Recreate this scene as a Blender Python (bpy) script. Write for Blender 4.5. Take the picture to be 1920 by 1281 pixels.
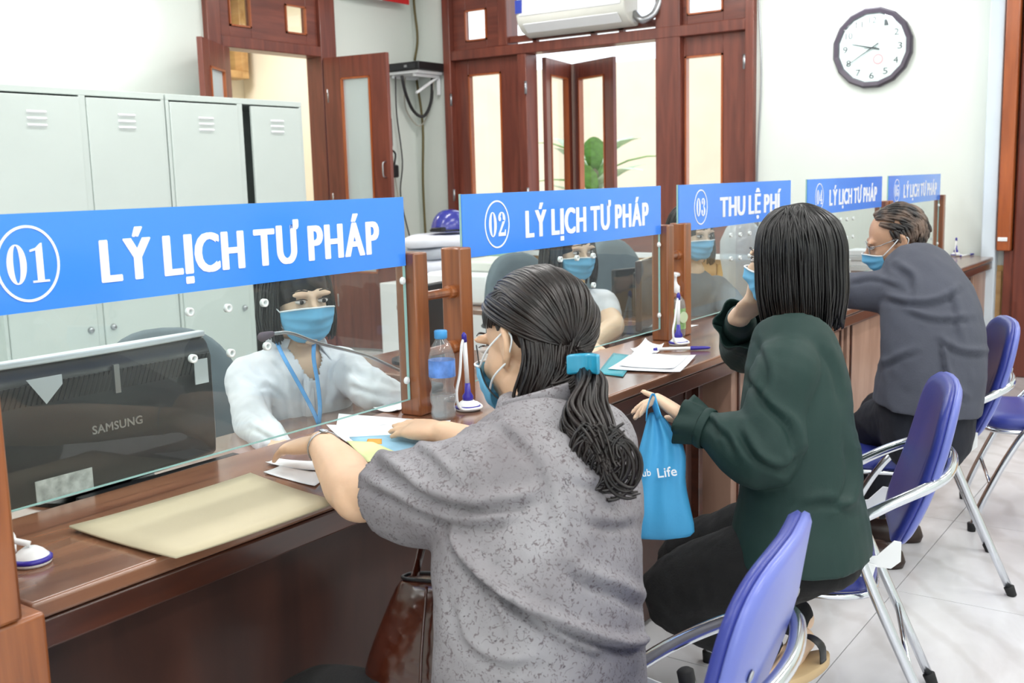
import bpy, bmesh, math, random
import numpy as np
from mathutils import Vector, Matrix, noise
PI = math.pi
for o in list(bpy.data.objects): bpy.data.objects.remove(o)
SC = bpy.context.scene
COL = SC.collection

# ------------------------------------------------------------------ camera
F = 1985.0; CX, CY = 960.0, 640.5; HC = 1.32
def _axes():
    X = np.array([2365-CX, -(300-CY), -F]); a = -1900-CX
    Y = np.array([a, -(X[0]*a+F*F)/X[1], -F])
    X /= np.linalg.norm(X); Y /= np.linalg.norm(Y)
    return np.array([X, Y, np.cross(X, Y)])
RM = _axes()
cam_data = bpy.data.cameras.new('camera'); cam = bpy.data.objects.new('camera', cam_data)
COL.objects.link(cam); SC.camera = cam
cam_data.sensor_width = 36; cam_data.lens = F/1920*36; cam_data.clip_start = .05; cam_data.clip_end = 200
m4 = Matrix.Identity(4)
for i in range(3):
    for j in range(3): m4[i][j] = RM[i][j]
m4.translation = Vector((0, 0, HC)); cam.matrix_world = m4
cam_data.dof.use_dof = True; cam_data.dof.focus_distance = 2.3; cam_data.dof.aperture_fstop = 8
CP = np.array([0, 0, HC])
def _ray(px, py): return RM @ np.array([px-CX, -(py-CY), -F])
def pz(px, py, z): d = _ray(px, py); return CP+d*((z-HC)/d[2])      # point of the pixel ray on a height
def pY(px, py, y): d = _ray(px, py); return CP+d*(y/d[1])           # ... on a plane parallel to the counter
def pX(px, py, x): d = _ray(px, py); return CP+d*(x/d[0])           # ... on the end wall's plane
def at(px, py, t): return CP+_ray(px, py)/F*t                        # ... at a depth
def project(P):
    c = (np.asarray(P)-CP) @ RM
    return CX+F*c[:, 0]/-c[:, 2], CY-F*c[:, 1]/-c[:, 2]

# ------------------------------------------------------------------ world, exposure
SC.view_settings.view_transform = 'Standard'; SC.view_settings.look = 'None'
SC.view_settings.gamma = 1; SC.view_settings.use_curve_mapping = False
SC.view_settings.exposure = 0.32
W = bpy.data.worlds.new('sky'); SC.world = W; W.use_nodes = True
bg = W.node_tree.nodes['Background']; bg.inputs[0].default_value = (.86, .93, 1, 1); bg.inputs[1].default_value = 1.9
def area(name, loc, size, power, target=None, color=(1, 1, 1)):
    l = bpy.data.lights.new(name, 'AREA'); l.shape = 'RECTANGLE'; l.size, l.size_y = size; l.energy = power; l.color = color
    o = bpy.data.objects.new(name, l); COL.objects.link(o); o.location = loc
    if target is not None: o.rotation_euler = (Vector(target)-Vector(loc)).to_track_quat('-Z', 'Y').to_euler()
    return o
# added ceiling fluorescents (a batten grid out of view) and the two wall tubes
LIGHTS = [(x, y) for x in (-.6, 1.6, 3.8, 6.0) for y in (-1.6, .1, 2.6, 4.6)]
for i, (x, y) in enumerate(LIGHTS):
    area('ceiling_fill_light', (x, y, 3.17), (1.2, .18), 17, (x, y, 0), (1, .985, .96))
area('wall_tube_light', (3.75, 5.93, 2.66), (1.2, .05), 9, (3.75, 6.08, 2.4), (.93, .98, 1))
area('wall_tube_light', (7.13, 2.2, 2.62), (.05, 1.2), 9, (7.28, 2.2, 2.35), (.93, .98, 1))
# fill light added before the solid near wall, imitating doorway daylight
area('rear_fill_light', (-2.3, -1.2, 1.7), (3.2, 2.2), 45, (2.5, 1.2, .9), (.9, .95, 1))

# ------------------------------------------------------------------ materials
def new_mat(name):
    m = bpy.data.materials.new(name); m.use_nodes = True
    return m, m.node_tree, m.node_tree.nodes['Principled BSDF']
def lin(c): return tuple(((v/255+.055)/1.055)**2.4 if v/255 > .04045 else v/255/12.92 for v in c)+(1,)
def _coord(nt, scale, rot=(0, 0, 0)):
    tc = nt.nodes.new('ShaderNodeTexCoord'); mp = nt.nodes.new('ShaderNodeMapping')
    mp.inputs['Scale'].default_value = scale; mp.inputs['Rotation'].default_value = rot
    nt.links.new(tc.outputs['Object'], mp.inputs[0]); return mp.outputs[0]
def plain(name, rgb, rough=.5, metal=0, var=.06, scale=6, bump=0, bscale=60, coat=0, sheen=0, spec=None, squash=(1, 1, 1)):
    """principled with gentle noise variation of colour, optional bump"""
    m, nt, b = new_mat(name)
    v = _coord(nt, squash)
    n = nt.nodes.new('ShaderNodeTexNoise'); n.inputs['Scale'].default_value = scale; n.inputs['Detail'].default_value = 5
    nt.links.new(v, n.inputs['Vector'])
    r = nt.nodes.new('ShaderNodeValToRGB'); c = lin(rgb)
    r.color_ramp.elements[0].position = .3; r.color_ramp.elements[1].position = .7
    r.color_ramp.elements[0].color = tuple(x*(1-var) for x in c[:3])+(1,)
    r.color_ramp.elements[1].color = tuple(min(1, x*(1+var)) for x in c[:3])+(1,)
    nt.links.new(n.outputs[0], r.inputs[0]); nt.links.new(r.outputs[0], b.inputs['Base Color'])
    b.inputs['Roughness'].default_value = rough; b.inputs['Metallic'].default_value = metal
    if coat: b.inputs['Coat Weight'].default_value = coat; b.inputs['Coat Roughness'].default_value = .12
    if sheen: b.inputs['Sheen Weight'].default_value = sheen
    if spec is not None: b.inputs['Specular IOR Level'].default_value = spec
    if bump:
        n2 = nt.nodes.new('ShaderNodeTexNoise'); n2.inputs['Scale'].default_value = bscale; n2.inputs['Detail'].default_value = 4
        nt.links.new(v, n2.inputs['Vector'])
        bp = nt.nodes.new('ShaderNodeBump'); bp.inputs['Strength'].default_value = bump; bp.inputs['Distance'].default_value = .01
        nt.links.new(n2.outputs[0], bp.inputs['Height']); nt.links.new(bp.outputs[0], b.inputs['Normal'])
    return m
def wood(name, dark, light, axis=0, rough=.35, coat=.3, fine=14):
    m, nt, b = new_mat(name)
    s = [fine, fine, fine]; s[axis] = 1.2
    v = _coord(nt, s)
    n = nt.nodes.new('ShaderNodeTexNoise'); n.inputs['Scale'].default_value = 1.6; n.inputs['Detail'].default_value = 8; n.inputs['Distortion'].default_value = .6
    nt.links.new(v, n.inputs['Vector'])
    r = nt.nodes.new('ShaderNodeValToRGB'); r.color_ramp.elements[0].position = .32; r.color_ramp.elements[1].position = .7
    r.color_ramp.elements[0].color = lin(dark); r.color_ramp.elements[1].color = lin(light)
    nt.links.new(n.outputs[0], r.inputs[0]); nt.links.new(r.outputs[0], b.inputs['Base Color'])
    b.inputs['Roughness'].default_value = rough; b.inputs['Coat Weight'].default_value = coat; b.inputs['Coat Roughness'].default_value = .15
    bp = nt.nodes.new('ShaderNodeBump'); bp.inputs['Strength'].default_value = .08; bp.inputs['Distance'].default_value = .004
    nt.links.new(n.outputs[0], bp.inputs['Height']); nt.links.new(bp.outputs[0], b.inputs['Normal'])
    return m
def clear(name, tint=(.96, 1, .98), refl=1.0, milk=0.0, rough=.0):
    """thin clear sheet: see-through with fresnel reflections, a little milky film"""
    m, nt, b = new_mat(name); nt.nodes.remove(b); out = nt.nodes['Material Output']
    tr = nt.nodes.new('ShaderNodeBsdfTransparent'); tr.inputs[0].default_value = tint+(1,)
    gl = nt.nodes.new('ShaderNodeBsdfGlossy'); gl.inputs['Roughness'].default_value = rough
    fr = nt.nodes.new('ShaderNodeFresnel'); fr.inputs[0].default_value = 1.5
    mu = nt.nodes.new('ShaderNodeMath'); mu.operation = 'MULTIPLY'; mu.inputs[1].default_value = refl
    ge = nt.nodes.new('ShaderNodeNewGeometry'); fc = nt.nodes.new('ShaderNodeMath'); fc.operation = 'SUBTRACT'; fc.inputs[0].default_value = 1
    nt.links.new(ge.outputs['Backfacing'], fc.inputs[1]); m3 = nt.nodes.new('ShaderNodeMath'); m3.operation = 'MULTIPLY'
    nt.links.new(fr.outputs[0], m3.inputs[0]); nt.links.new(fc.outputs[0], m3.inputs[1]); nt.links.new(m3.outputs[0], mu.inputs[0])
    mx = nt.nodes.new('ShaderNodeMixShader')
    nt.links.new(mu.outputs[0], mx.inputs[0]); nt.links.new(tr.outputs[0], mx.inputs[1]); nt.links.new(gl.outputs[0], mx.inputs[2])
    last = mx.outputs[0]
    if milk:
        df = nt.nodes.new('ShaderNodeBsdfDiffuse'); df.inputs[0].default_value = (.8, .85, .88, 1)
        m2 = nt.nodes.new('ShaderNodeMixShader'); m2.inputs[0].default_value = milk
        nt.links.new(last, m2.inputs[1]); nt.links.new(df.outputs[0], m2.inputs[2]); last = m2.outputs[0]
    nt.links.new(last, out.inputs[0]); return m
def emit(name, rgb, strength):
    m, nt, b = new_mat(name)
    b.inputs['Base Color'].default_value = rgb+(1,); b.inputs['Emission Color'].default_value = rgb+(1,); b.inputs['Emission Strength'].default_value = strength
    return m

# ------------------------------------------------------------------ mesh helpers
ORG = {}
def tag(o, label=None, cat=None, group=None, kind=None):
    if label: o['label'] = label
    if cat: o['category'] = cat
    if group: o['group'] = group
    if kind: o['kind'] = kind
    return o
def thing(name, label, cat, loc=(0, 0, 0), rz=0, group=None, kind=None):
    o = bpy.data.objects.new(name, None); COL.objects.link(o); o.location = loc; o.rotation_euler = (0, 0, rz)
    o.empty_display_size = .05; ORG[o] = np.array(loc, float)
    return tag(o, label, cat, group, kind)
class G:
    def __init__(s): s.v = []; s.f = []
    def add(s, vs, fs):
        k = len(s.v); s.v += [tuple(map(float, v)) for v in vs]; s.f += [tuple(i+k for i in f) for f in fs]; return s
    def box(s, a, b):
        x0, y0, z0 = a; x1, y1, z1 = b
        if x0 > x1: x0, x1 = x1, x0
        if y0 > y1: y0, y1 = y1, y0
        if z0 > z1: z0, z1 = z1, z0
        return s.add([(x0, y0, z0), (x1, y0, z0), (x1, y1, z0), (x0, y1, z0), (x0, y0, z1), (x1, y0, z1), (x1, y1, z1), (x0, y1, z1)],
                     [(0, 3, 2, 1), (4, 5, 6, 7), (0, 1, 5, 4), (1, 2, 6, 5), (2, 3, 7, 6), (3, 0, 4, 7)])
    def obox(s, c, u, v, w):
        """box with centre c and half-axis vectors u, v, w"""
        c, u, v, w = (np.array(q, float) for q in (c, u, v, w))
        if np.dot(np.cross(u, v), w) < 0: u = -u
        p = [c-u-v-w, c+u-v-w, c+u+v-w, c-u+v-w, c-u-v+w, c+u-v+w, c+u+v+w, c-u+v+w]
        return s.add(p, [(0, 3, 2, 1), (4, 5, 6, 7), (0, 1, 5, 4), (1, 2, 6, 5), (2, 3, 7, 6), (3, 0, 4, 7)])
    def rings(s, R_, cap=True):
        n = len(R_[0]); vs = [p for r in R_ for p in r]; fs = []
        for i in range(len(R_)-1):
            for j in range(n):
                k = (j+1) % n; fs.append((i*n+j, i*n+k, (i+1)*n+k, (i+1)*n+j))
        if cap: fs.append(tuple(range(n-1, -1, -1))); fs.append(tuple((len(R_)-1)*n+j for j in range(n)))
        return s.add(vs, fs)
    def tube(s, pts, rad, n=10, sub=1, cap=True, ref=None, power=2, round_end=False):
        """sweep an ellipse (rad: number or (ru, rv) per point) along pts; ru lies along ref"""
        P = np.array(pts, float)
        Rr = np.array([(r, r) if np.isscalar(r) else tuple(r) for r in (rad if not np.isscalar(rad) else [rad]*len(P))], float)
        if sub > 1: P, Rr = catmull(P, sub), np.maximum(catmull(Rr, sub), 1e-4)
        T = np.gradient(P, axis=0); T /= np.maximum(np.linalg.norm(T, axis=1)[:, None], 1e-9)
        if round_end:
            def capk(i, sgn):
                a = []; b = []
                for ang in ((.3, .7, 1.0, 1.25, 1.45) if sgn > 0 else (1.45, 1.25, 1.0, .7, .3)):
                    rr = Rr[i]*math.cos(ang); a.append(P[i]+sgn*T[i]*min(Rr[i])*math.sin(ang)); b.append(rr)
                return np.array(a), np.array(b)
            a0, b0 = capk(0, -1); a1, b1 = capk(-1, 1)
            T = np.vstack([np.repeat(T[:1], 5, 0), T, np.repeat(T[-1:], 5, 0)])
            P = np.vstack([a0, P, a1]); Rr = np.vstack([b0, Rr, b1])
        u = np.array(ref if ref is not None else ((0, 0, 1) if abs(T[0][2]) < .9 else (1, 0, 0)), float)
        out = []
        for p, t, r in zip(P, T, Rr):
            if ref is not None: u = np.array(ref, float)
            u = u-t*np.dot(u, t); u /= max(np.linalg.norm(u), 1e-9); w = np.cross(t, u)
            ring = []
            for k in range(n):
                a = 2*PI*k/n; ca, sa = math.cos(a), math.sin(a)
                if power != 2: ca = math.copysign(abs(ca)**(2/power), ca); sa = math.copysign(abs(sa)**(2/power), sa)
                ring.append(p+u*r[0]*ca+w*r[1]*sa)
            out.append(ring)
        return s.rings(out, cap)
    def cyl(s, a, b, r, n=16): return s.tube([a, b], r, n)
    def lathe(s, c, prof, n=24, axis=(0, 0, 1), cap=True):
        c = np.array(c, float); ax = np.array(axis, float); ax /= np.linalg.norm(ax)
        u = np.array((1, 0, 0) if abs(ax[0]) < .9 else (0, 1, 0), float); u -= ax*np.dot(u, ax); u /= np.linalg.norm(u); w = np.cross(ax, u)
        return s.rings([[c+ax*z+(u*math.cos(2*PI*k/n)+w*math.sin(2*PI*k/n))*max(r, 1e-4) for k in range(n)] for r, z in prof], cap)
    def ell(s, c, r, n=20, m=12, R_=None):
        c = np.array(c, float); rows = []
        for i in range(1, m):
            th = PI*i/m-PI/2
            row = []
            for k in range(n):
                a = 2*PI*k/n; q = np.array([r[0]*math.cos(th)*math.cos(a), r[1]*math.cos(th)*math.sin(a), r[2]*math.sin(th)])
                row.append(c+(R_@q if R_ is not None else q))
            rows.append(row)
        return s.rings(rows)
    def prism(s, poly, o, u, v, depth):
        """polygon (2D list) in plane o+u*x+v*y, extruded by depth vector; u x v must point against depth for outward faces"""
        o, u, v, d = (np.array(q, float) for q in (o, u, v, depth)); n = len(poly)
        A = [o+u*x+v*y for x, y in poly]; B = [a+d for a in A]
        return s.add(A+B, [tuple(range(n)), tuple(range(2*n-1, n-1, -1))]+[(i, i+n, (i+1) % n+n, (i+1) % n) for i in range(n)])
    def grid(s, P):
        """P: rows x cols array of points -> open sheet"""
        a, b = len(P), len(P[0])
        return s.add([p for r in P for p in r], [(i*b+j, i*b+j+1, (i+1)*b+j+1, (i+1)*b+j) for i in range(a-1) for j in range(b-1)])
    def mesh(s, name, off=None):
        me = bpy.data.meshes.new(name)
        V = s.v if off is None else [tuple(np.array(v)-off) for v in s.v]
        me.from_pydata(V, [], s.f); me.update(); return me
    def build(s, name, mat, parent=None, smooth=False, bevel=0, local=False, solid=0, sub=0, seg=2):
        off = None if (parent is None or local) else _worg(parent)
        me = s.mesh(name, off)
        bm = bmesh.new(); bm.from_mesh(me); bmesh.ops.recalc_face_normals(bm, faces=bm.faces); bm.to_mesh(me); bm.free()
        o = bpy.data.objects.new(name, me); COL.objects.link(o)
        if mat: me.materials.append(mat)
        if parent is not None: o.parent = parent
        if smooth: me.polygons.foreach_set('use_smooth', [True]*len(me.polygons))
        if solid: md = o.modifiers.new('s', 'SOLIDIFY'); md.thickness = solid; md.offset = 0
        if sub: md = o.modifiers.new('d', 'SUBSURF'); md.levels = md.render_levels = sub
        if bevel:
            md = o.modifiers.new('b', 'BEVEL'); md.width = bevel; md.segments = seg; md.limit_method = 'ANGLE'; md.angle_limit = .6
            if not smooth: me.polygons.foreach_set('use_smooth', [True]*len(me.polygons)); me.set_sharp_from_angle(angle=.6)
        return o
def _worg(p):
    o = np.zeros(3); q = p
    while q is not None:
        if q in ORG: o = o+ORG[q]; break
        q = q.parent
    return o
def catmull(P, sub):
    P = np.asarray(P, float); n = len(P); out = []
    for i in range(n-1):
        p0 = P[i-1] if i > 0 else 2*P[0]-P[1]; p1 = P[i]; p2 = P[i+1]; p3 = P[i+2] if i+2 < n else 2*P[-1]-P[-2]
        for k in range(sub):
            t = k/sub
            out.append(.5*((2*p1)+(-p0+p2)*t+(2*p0-5*p1+4*p2-p3)*t*t+(-p0+3*p1-3*p2+p3)*t**3))
    out.append(P[-1]); return np.array(out)
def melt(g, name, mat, parent, voxel=.006, smooth=6, disp=None, cut=None):
    """closed overlapping chunks -> ONE continuous smooth surface"""
    off = _worg(parent) if parent is not None else np.zeros(3)
    me = g.mesh('tmp'); bm = bmesh.new(); bm.from_mesh(me); bmesh.ops.recalc_face_normals(bm, faces=bm.faces); bm.to_mesh(me); bm.free()
    t = bpy.data.objects.new('tmp', me); COL.objects.link(t)
    md = t.modifiers.new('r', 'REMESH'); md.mode = 'VOXEL'; md.voxel_size = voxel
    if smooth: ms = t.modifiers.new('s', 'SMOOTH'); ms.factor = .5; ms.iterations = smooth
    dg = bpy.context.evaluated_depsgraph_get(); dg.update()
    nm = bpy.data.meshes.new_from_object(t.evaluated_get(dg)); bpy.data.objects.remove(t); bpy.data.meshes.remove(me)
    n = len(nm.vertices); V = np.empty(n*3); nm.vertices.foreach_get('co', V); V = V.reshape(-1, 3)
    if disp is not None:
        N = np.empty(n*3); nm.vertices.foreach_get('normal', N); N = N.reshape(-1, 3)
        V = disp(V, N)
    nm.vertices.foreach_set('co', (V-off).ravel()); nm.name = name
    if cut is not None:
        bm = bmesh.new(); bm.from_mesh(nm); bm.verts.ensure_lookup_table()
        kill = [bm.verts[i] for i in np.nonzero(cut(V))[0]]; bmesh.ops.delete(bm, geom=kill, context='VERTS'); bm.to_mesh(nm); bm.free()
    nm.polygons.foreach_set('use_smooth', [True]*len(nm.polygons)); nm.update()
    nm.materials.clear(); nm.materials.append(mat)
    o = bpy.data.objects.new(name, nm); COL.objects.link(o)
    if parent is not None: o.parent = parent
    return o
def nz(v):
    v = np.array(v, float); return v/max(np.linalg.norm(v), 1e-9)
def rotm(axis, a): return np.array(Matrix.Rotation(a, 3, Vector(axis)))
def wave(V, f, seed=0):
    """cheap vector noise field, vectorised: sum of random sines"""
    r = np.random.RandomState(seed); out = np.zeros(len(V))
    for k in range(7):
        d = r.normal(size=3); d /= np.linalg.norm(d); fr = f*(.6+1.1*r.rand()); out += np.sin(V@d*fr*2*PI+r.rand()*6.28+1.5*np.sin(V@r.normal(size=3)*f*1.3+k))
    return out/7**.5
_CH = {}
def _capheight(bold):
    if bold not in _CH:
        cu = bpy.data.curves.new('t', 'FONT'); cu.body = 'H'; cu.size = 1; cu.offset = min(bold, .022)
        t = bpy.data.objects.new('t', cu); COL.objects.link(t); dg = bpy.context.evaluated_depsgraph_get(); dg.update()
        me = bpy.data.meshes.new_from_object(t.evaluated_get(dg)); bpy.data.objects.remove(t)
        _CH[bold] = max(v.co[1] for v in me.vertices)
    return _CH[bold]
def text_mesh(txt, width, height, bold=0.0, depth=.002, fit=None):
    """lettering as flat extruded outlines, returned as (verts, faces) scaled to width x height (cap height of fit chars)"""
    cu = bpy.data.curves.new('t', 'FONT'); cu.body = txt; cu.size = 1; cu.space_character = 1+bold*1.6; cu.offset = min(bold, .022); cu.extrude = .5; cu.resolution_u = 3
    t = bpy.data.objects.new('t', cu); COL.objects.link(t)
    dg = bpy.context.evaluated_depsgraph_get(); dg.update()
    me = bpy.data.meshes.new_from_object(t.evaluated_get(dg)); bpy.data.objects.remove(t)
    V = np.array([v.co[:] for v in me.vertices]); Fs = [tuple(p.vertices) for p in me.polygons]; bpy.data.meshes.remove(me)
    x0, x1 = V[:, 0].min(), V[:, 0].max(); cap = _capheight(bold)
    V[:, 0] = (V[:, 0]-x0)/(x1-x0)*width; V[:, 1] = V[:, 1]/cap*height; V[:, 2] = V[:, 2]*depth
    return V, Fs
_GL = {}
def _glyph(ch):
    """one capital as outline mesh in em units: (verts, faces, width)"""
    if ch not in _GL:
        if ch == 'Ị' or ch == 'Í' or ch == 'I':       # plain bar without slab serifs
            g = G(); g.box((0, 0, -.5), (.13, 1, .5))
            if ch == 'Ị': g.box((0, -.26, -.5), (.13, -.11, .5))
            if ch == 'Í': g.prism([(.02, 1.08), (.12, 1.08), (.27, 1.27), (.13, 1.27)], (0, 0, -.5), (1, 0, 0), (0, 1, 0), (0, 0, 1))
            V = np.array(g.v); Fs = g.f
        else:
            cu = bpy.data.curves.new('t', 'FONT'); cu.body = ch; cu.size = 1; cu.extrude = .5; cu.resolution_u = 4
            t = bpy.data.objects.new('t', cu); COL.objects.link(t); dg = bpy.context.evaluated_depsgraph_get(); dg.update()
            me = bpy.data.meshes.new_from_object(t.evaluated_get(dg)); bpy.data.objects.remove(t)
            V = np.array([v.co[:] for v in me.vertices]); Fs = [tuple(p.vertices) for p in me.polygons]; bpy.data.meshes.remove(me)
            V[:, :2] /= _capheight(0)
            V[:, 0] -= V[:, 0].min(); V[:, 0] *= .74      # condensed
        _GL[ch] = (V, Fs, V[:, 0].max())
    return _GL[ch]
def heavy_text(txt, width, height, depth):
    x = 0; VV = []; FF = []; n = 0
    for ch in txt:
        if ch == ' ': x += .27; continue
        V, Fs, w = _glyph(ch)
        q = 0
        for dx, dy in ((0, 0), (-.06, 0), (.06, 0), (-.045, -.02), (.045, -.02), (-.045, .02), (.045, .02)):
            W_ = V.copy(); W_[:, 0] += x+dx; W_[:, 1] = W_[:, 1]*.965+.018+dy; W_[:, 2] *= 1+.05*q; q += 1
            VV.append(W_); FF += [tuple(i+n for i in f) for f in Fs]; n += len(V)
        x += w+.175
    V = np.vstack(VV); x0, x1 = V[:, 0].min(), V[:, 0].max(); V[:, 0] = (V[:, 0]-x0)/(x1-x0)*width; V[:, 1] *= height; V[:, 2] *= depth
    return V, FF
def place_text(g, txt, o, u, v, width, height, bold=0.0, depth=.002):
    V, Fs = text_mesh(txt, width, height, bold, depth)
    o, u, v = np.array(o, float), np.array(u, float), np.array(v, float); w = np.cross(u, v)
    return g.add([o+u*a+v*b+w*c for a, b, c in V], Fs)
def dup(root, label=None, loc=None, rz=None, group=None):
    r = root.copy(); COL.objects.link(r)
    if loc is not None: r.location = loc
    if rz is not None: r.rotation_euler = (0, 0, rz)
    if label: r['label'] = label
    if group: r['group'] = group
    for ch in list(root.children):
        c = ch.copy(); COL.objects.link(c); c.parent = r
        for g_ in ch.children:
            d = g_.copy(); COL.objects.link(d); d.parent = c
    return r
# ================================================================== THE SETTING
M = {}
M['wall'] = plain('wall_paint', (222, 228, 222), .75, var=.02, scale=2, bump=.05, bscale=90)
M['ceil'] = plain('ceiling_paint', (235, 236, 232), .8, var=.02)
M['cream'] = plain('cream_paint', (238, 230, 212), .75, var=.03, scale=2)
M['brown'] = wood('door_wood', (98, 46, 36), (128, 66, 50), 2, .4, .25)
M['brownh'] = wood('door_wood_across', (98, 46, 36), (128, 66, 50), 1, .4, .25)
M['brownx'] = wood('door_wood_along', (98, 46, 36), (128, 66, 50), 0, .4, .25)
M['post'] = wood('post_wood', (104, 56, 30), (156, 92, 50), 2, .3, .5, 22)
M['top'] = wood('countertop_wood', (108, 70, 52), (150, 106, 80), 0, .22, .6, 9)
M['edge'] = wood('counter_edge_wood', (52, 26, 18), (84, 44, 30), 0, .3, .5, 12)
M['front'] = wood('counter_front_wood', (48, 24, 17), (70, 38, 28), 2, .5, .15, 6)
M['frontlight'] = wood('counter_front_pale', (146, 112, 96), (176, 142, 124), 2, .45, .2, 6)
M['ply'] = wood('wainscot_wood', (186, 142, 78), (216, 176, 108), 2, .45, .2, 8)
M['plyh'] = wood('wainscot_rail_wood', (176, 134, 84), (206, 166, 112), 1, .45, .2, 8)
M['orange'] = wood('orange_frame_wood', (150, 74, 34), (184, 98, 48), 2, .35, .4, 9)
M['white'] = plain('white_plastic', (236, 238, 240), .35, var=.01)
M['offwhite'] = plain('offwhite_plastic', (222, 222, 214), .4, var=.02)
M['chrome'] = plain('chrome', (214, 218, 224), .16, 1, var=.02)
M['steel'] = plain('brushed_steel', (170, 172, 176), .35, 1, var=.03)
M['black'] = plain('black_plastic', (22, 23, 26), .4, var=.1)
M['rubber'] = plain('black_rubber', (26, 26, 28), .7, var=.1)
M['paper'] = plain('paper', (240, 242, 246), .8, var=.015, scale=3)
M['grey'] = plain('grey_metal_paint', (198, 208, 204), .42, var=.02, scale=3)
M['glass'] = clear('window_glass', (.97, .99, .98), 1.0)
M['greenglass'] = clear('frosted_green_pane', (.72, .86, .82), 1.0, milk=.55, rough=.2)
M['screen'] = clear('counter_screen_glass', (.93, .965, .955), 1.0, milk=.022)
M['edgeglass'] = plain('glass_cut_edge', (150, 190, 188), .1, var=.02)

def struct(o): o['kind'] = 'structure'; return o
XF, YL, ZC, XN, YR = 7.3, 6.1, 3.3, -2.6, -2.6

# floor: grout bed and one slab per tile
m, nt, b = new_mat('marble_tile')
v = _coord(nt, (1, 1.6, 1), (0, 0, .55))
n1 = nt.nodes.new('ShaderNodeTexNoise'); n1.inputs['Scale'].default_value = 1.6; n1.inputs['Detail'].default_value = 8; n1.inputs['Distortion'].default_value = 1.2
wv = nt.nodes.new('ShaderNodeTexWave'); wv.inputs['Scale'].default_value = 1.3; wv.inputs['Distortion'].default_value = 9; wv.inputs['Detail'].default_value = 4
nt.links.new(v, n1.inputs['Vector']); nt.links.new(v, wv.inputs['Vector'])
r = nt.nodes.new('ShaderNodeValToRGB'); r.color_ramp.elements[0].position = 0; r.color_ramp.elements[0].color = lin((212, 211, 214)); r.color_ramp.elements[1].position = .25; r.color_ramp.elements[1].color = lin((222, 222, 226))
r2 = nt.nodes.new('ShaderNodeValToRGB'); r2.color_ramp.elements[0].position = .38; r2.color_ramp.elements[0].color = lin((228, 226, 224)); r2.color_ramp.elements[1].position = .6; r2.color_ramp.elements[1].color = (1, 1, 1, 1)
mx = nt.nodes.new('ShaderNodeMix'); mx.data_type = 'RGBA'; mx.blend_type = 'MULTIPLY'; mx.inputs[0].default_value = .8
nt.links.new(wv.outputs[1], r.inputs[0]); nt.links.new(n1.outputs[0], r2.inputs[0]); nt.links.new(r.outputs[0], mx.inputs[6]); nt.links.new(r2.outputs[0], mx.inputs[7])
nt.links.new(mx.outputs[2], b.inputs['Base Color']); b.inputs['Roughness'].default_value = .2
M['tile'] = m
M['grout'] = plain('grout', (150, 148, 150), .8, var=.05)
fl = struct(G().box((XN-.1, YR-.1, -.1), (XF+1.2, 8.6, -.004)).build('floor', M['grout']))
TS = .8
ty = [.863+TS*k for k in range(-5, 7)]; tx = [2.5+TS*k for k in range(-7, 7)]
for i, x in enumerate(tx):
    for j, y in enumerate(ty):
        x1, y1 = min(x+TS, XF), min(y+TS, YL)
        x0, y0 = max(x, XN), max(y, YR)
        if x1-x0 < .02 or y1-y0 < .02: continue
        G().box((x0+.0015, y0+.0015, -.004), (x1-.0015, y1-.0015, 0)).build('tile', M['tile'], fl)
struct(G().box((XN-.1, YR-.1, ZC), (XF+.1, YL+.1, ZC+.1)).build('ceiling', M['ceil']))
struct(G().box((XN-.15, YR, 0), (XN, YL, ZC)).build('wall_near', M['wall']))
struct(G().box((XN, YR-.15, 0), (XF, YR, ZC)).build('wall_right', M['wall']))
# locker wall with the doorway
g = G()
g.box((XN, YL, 0), (5.03, YL+.22, ZC)); g.box((6.29, YL, 0), (XF+.2, YL+.22, ZC)); g.box((5.03, YL, 2.95), (6.29, YL+.22, ZC))
struct(g.build('wall_left', M['wall']))
# end wall with the big window unit
ZW = .95
g = G()
g.box((XF, 5.735, 0), (XF+.22, YL, ZC)); g.box((XF, YR, 0), (XF+.22, 2.965, ZC)); g.box((XF, 2.965, 0), (XF+.22, 5.735, .72)); g.box((XF, 2.965, 2.98), (XF+.22, 5.735, ZC))
struct(g.build('wall_far', M['wall']))

# ---- ceiling battens (out of view, added to light the room)
tubem = emit('tube_glow', (1, .99, .97), 6)
bat = thing('added_ceiling_batten', 'unseen added white fluorescent ceiling batten over the public side, nearest the near wall', 'lamp', (0, 0, 0), group='added fluorescent battens on the ceiling')
G().box((-.62, -.1, -.05), (.62, .1, 0)).build('housing', M['white'], bat, bevel=.004)
for s in (-1, 1): G().cyl((-.58, s*.05, -.068), (.58, s*.05, -.068), .013, 8).build('tube', tubem, bat, smooth=True)
bat.location = (LIGHTS[0][0], LIGHTS[0][1], ZC)
for i, (x, y) in enumerate(LIGHTS[1:], 1):
    dup(bat, 'unseen added white fluorescent ceiling batten, %s row from the near wall, %s line from the locker wall' % (('first', 'second', 'third', 'fourth')[i//4], ('fourth', 'third', 'second', 'first')[i % 4]), (x, y, ZC))
for lab, loc, rz in (('white wall tube lamp above the grey lockers', (3.75, YL, 2.72), 0), ('white wall tube lamp above the round clock', (XF, 2.2, 2.66), -PI/2)):
    t = thing('wall_tube_lamp', lab, 'lamp', loc, rz)
    G().box((-.62, -.07, -.03), (.62, 0, .03)).build('housing', M['white'], t, bevel=.004, local=True)
    G().cyl((-.59, -.09, 0), (.59, -.09, 0), .013, 8).build('tube', tubem, t, smooth=True, local=True)

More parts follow.
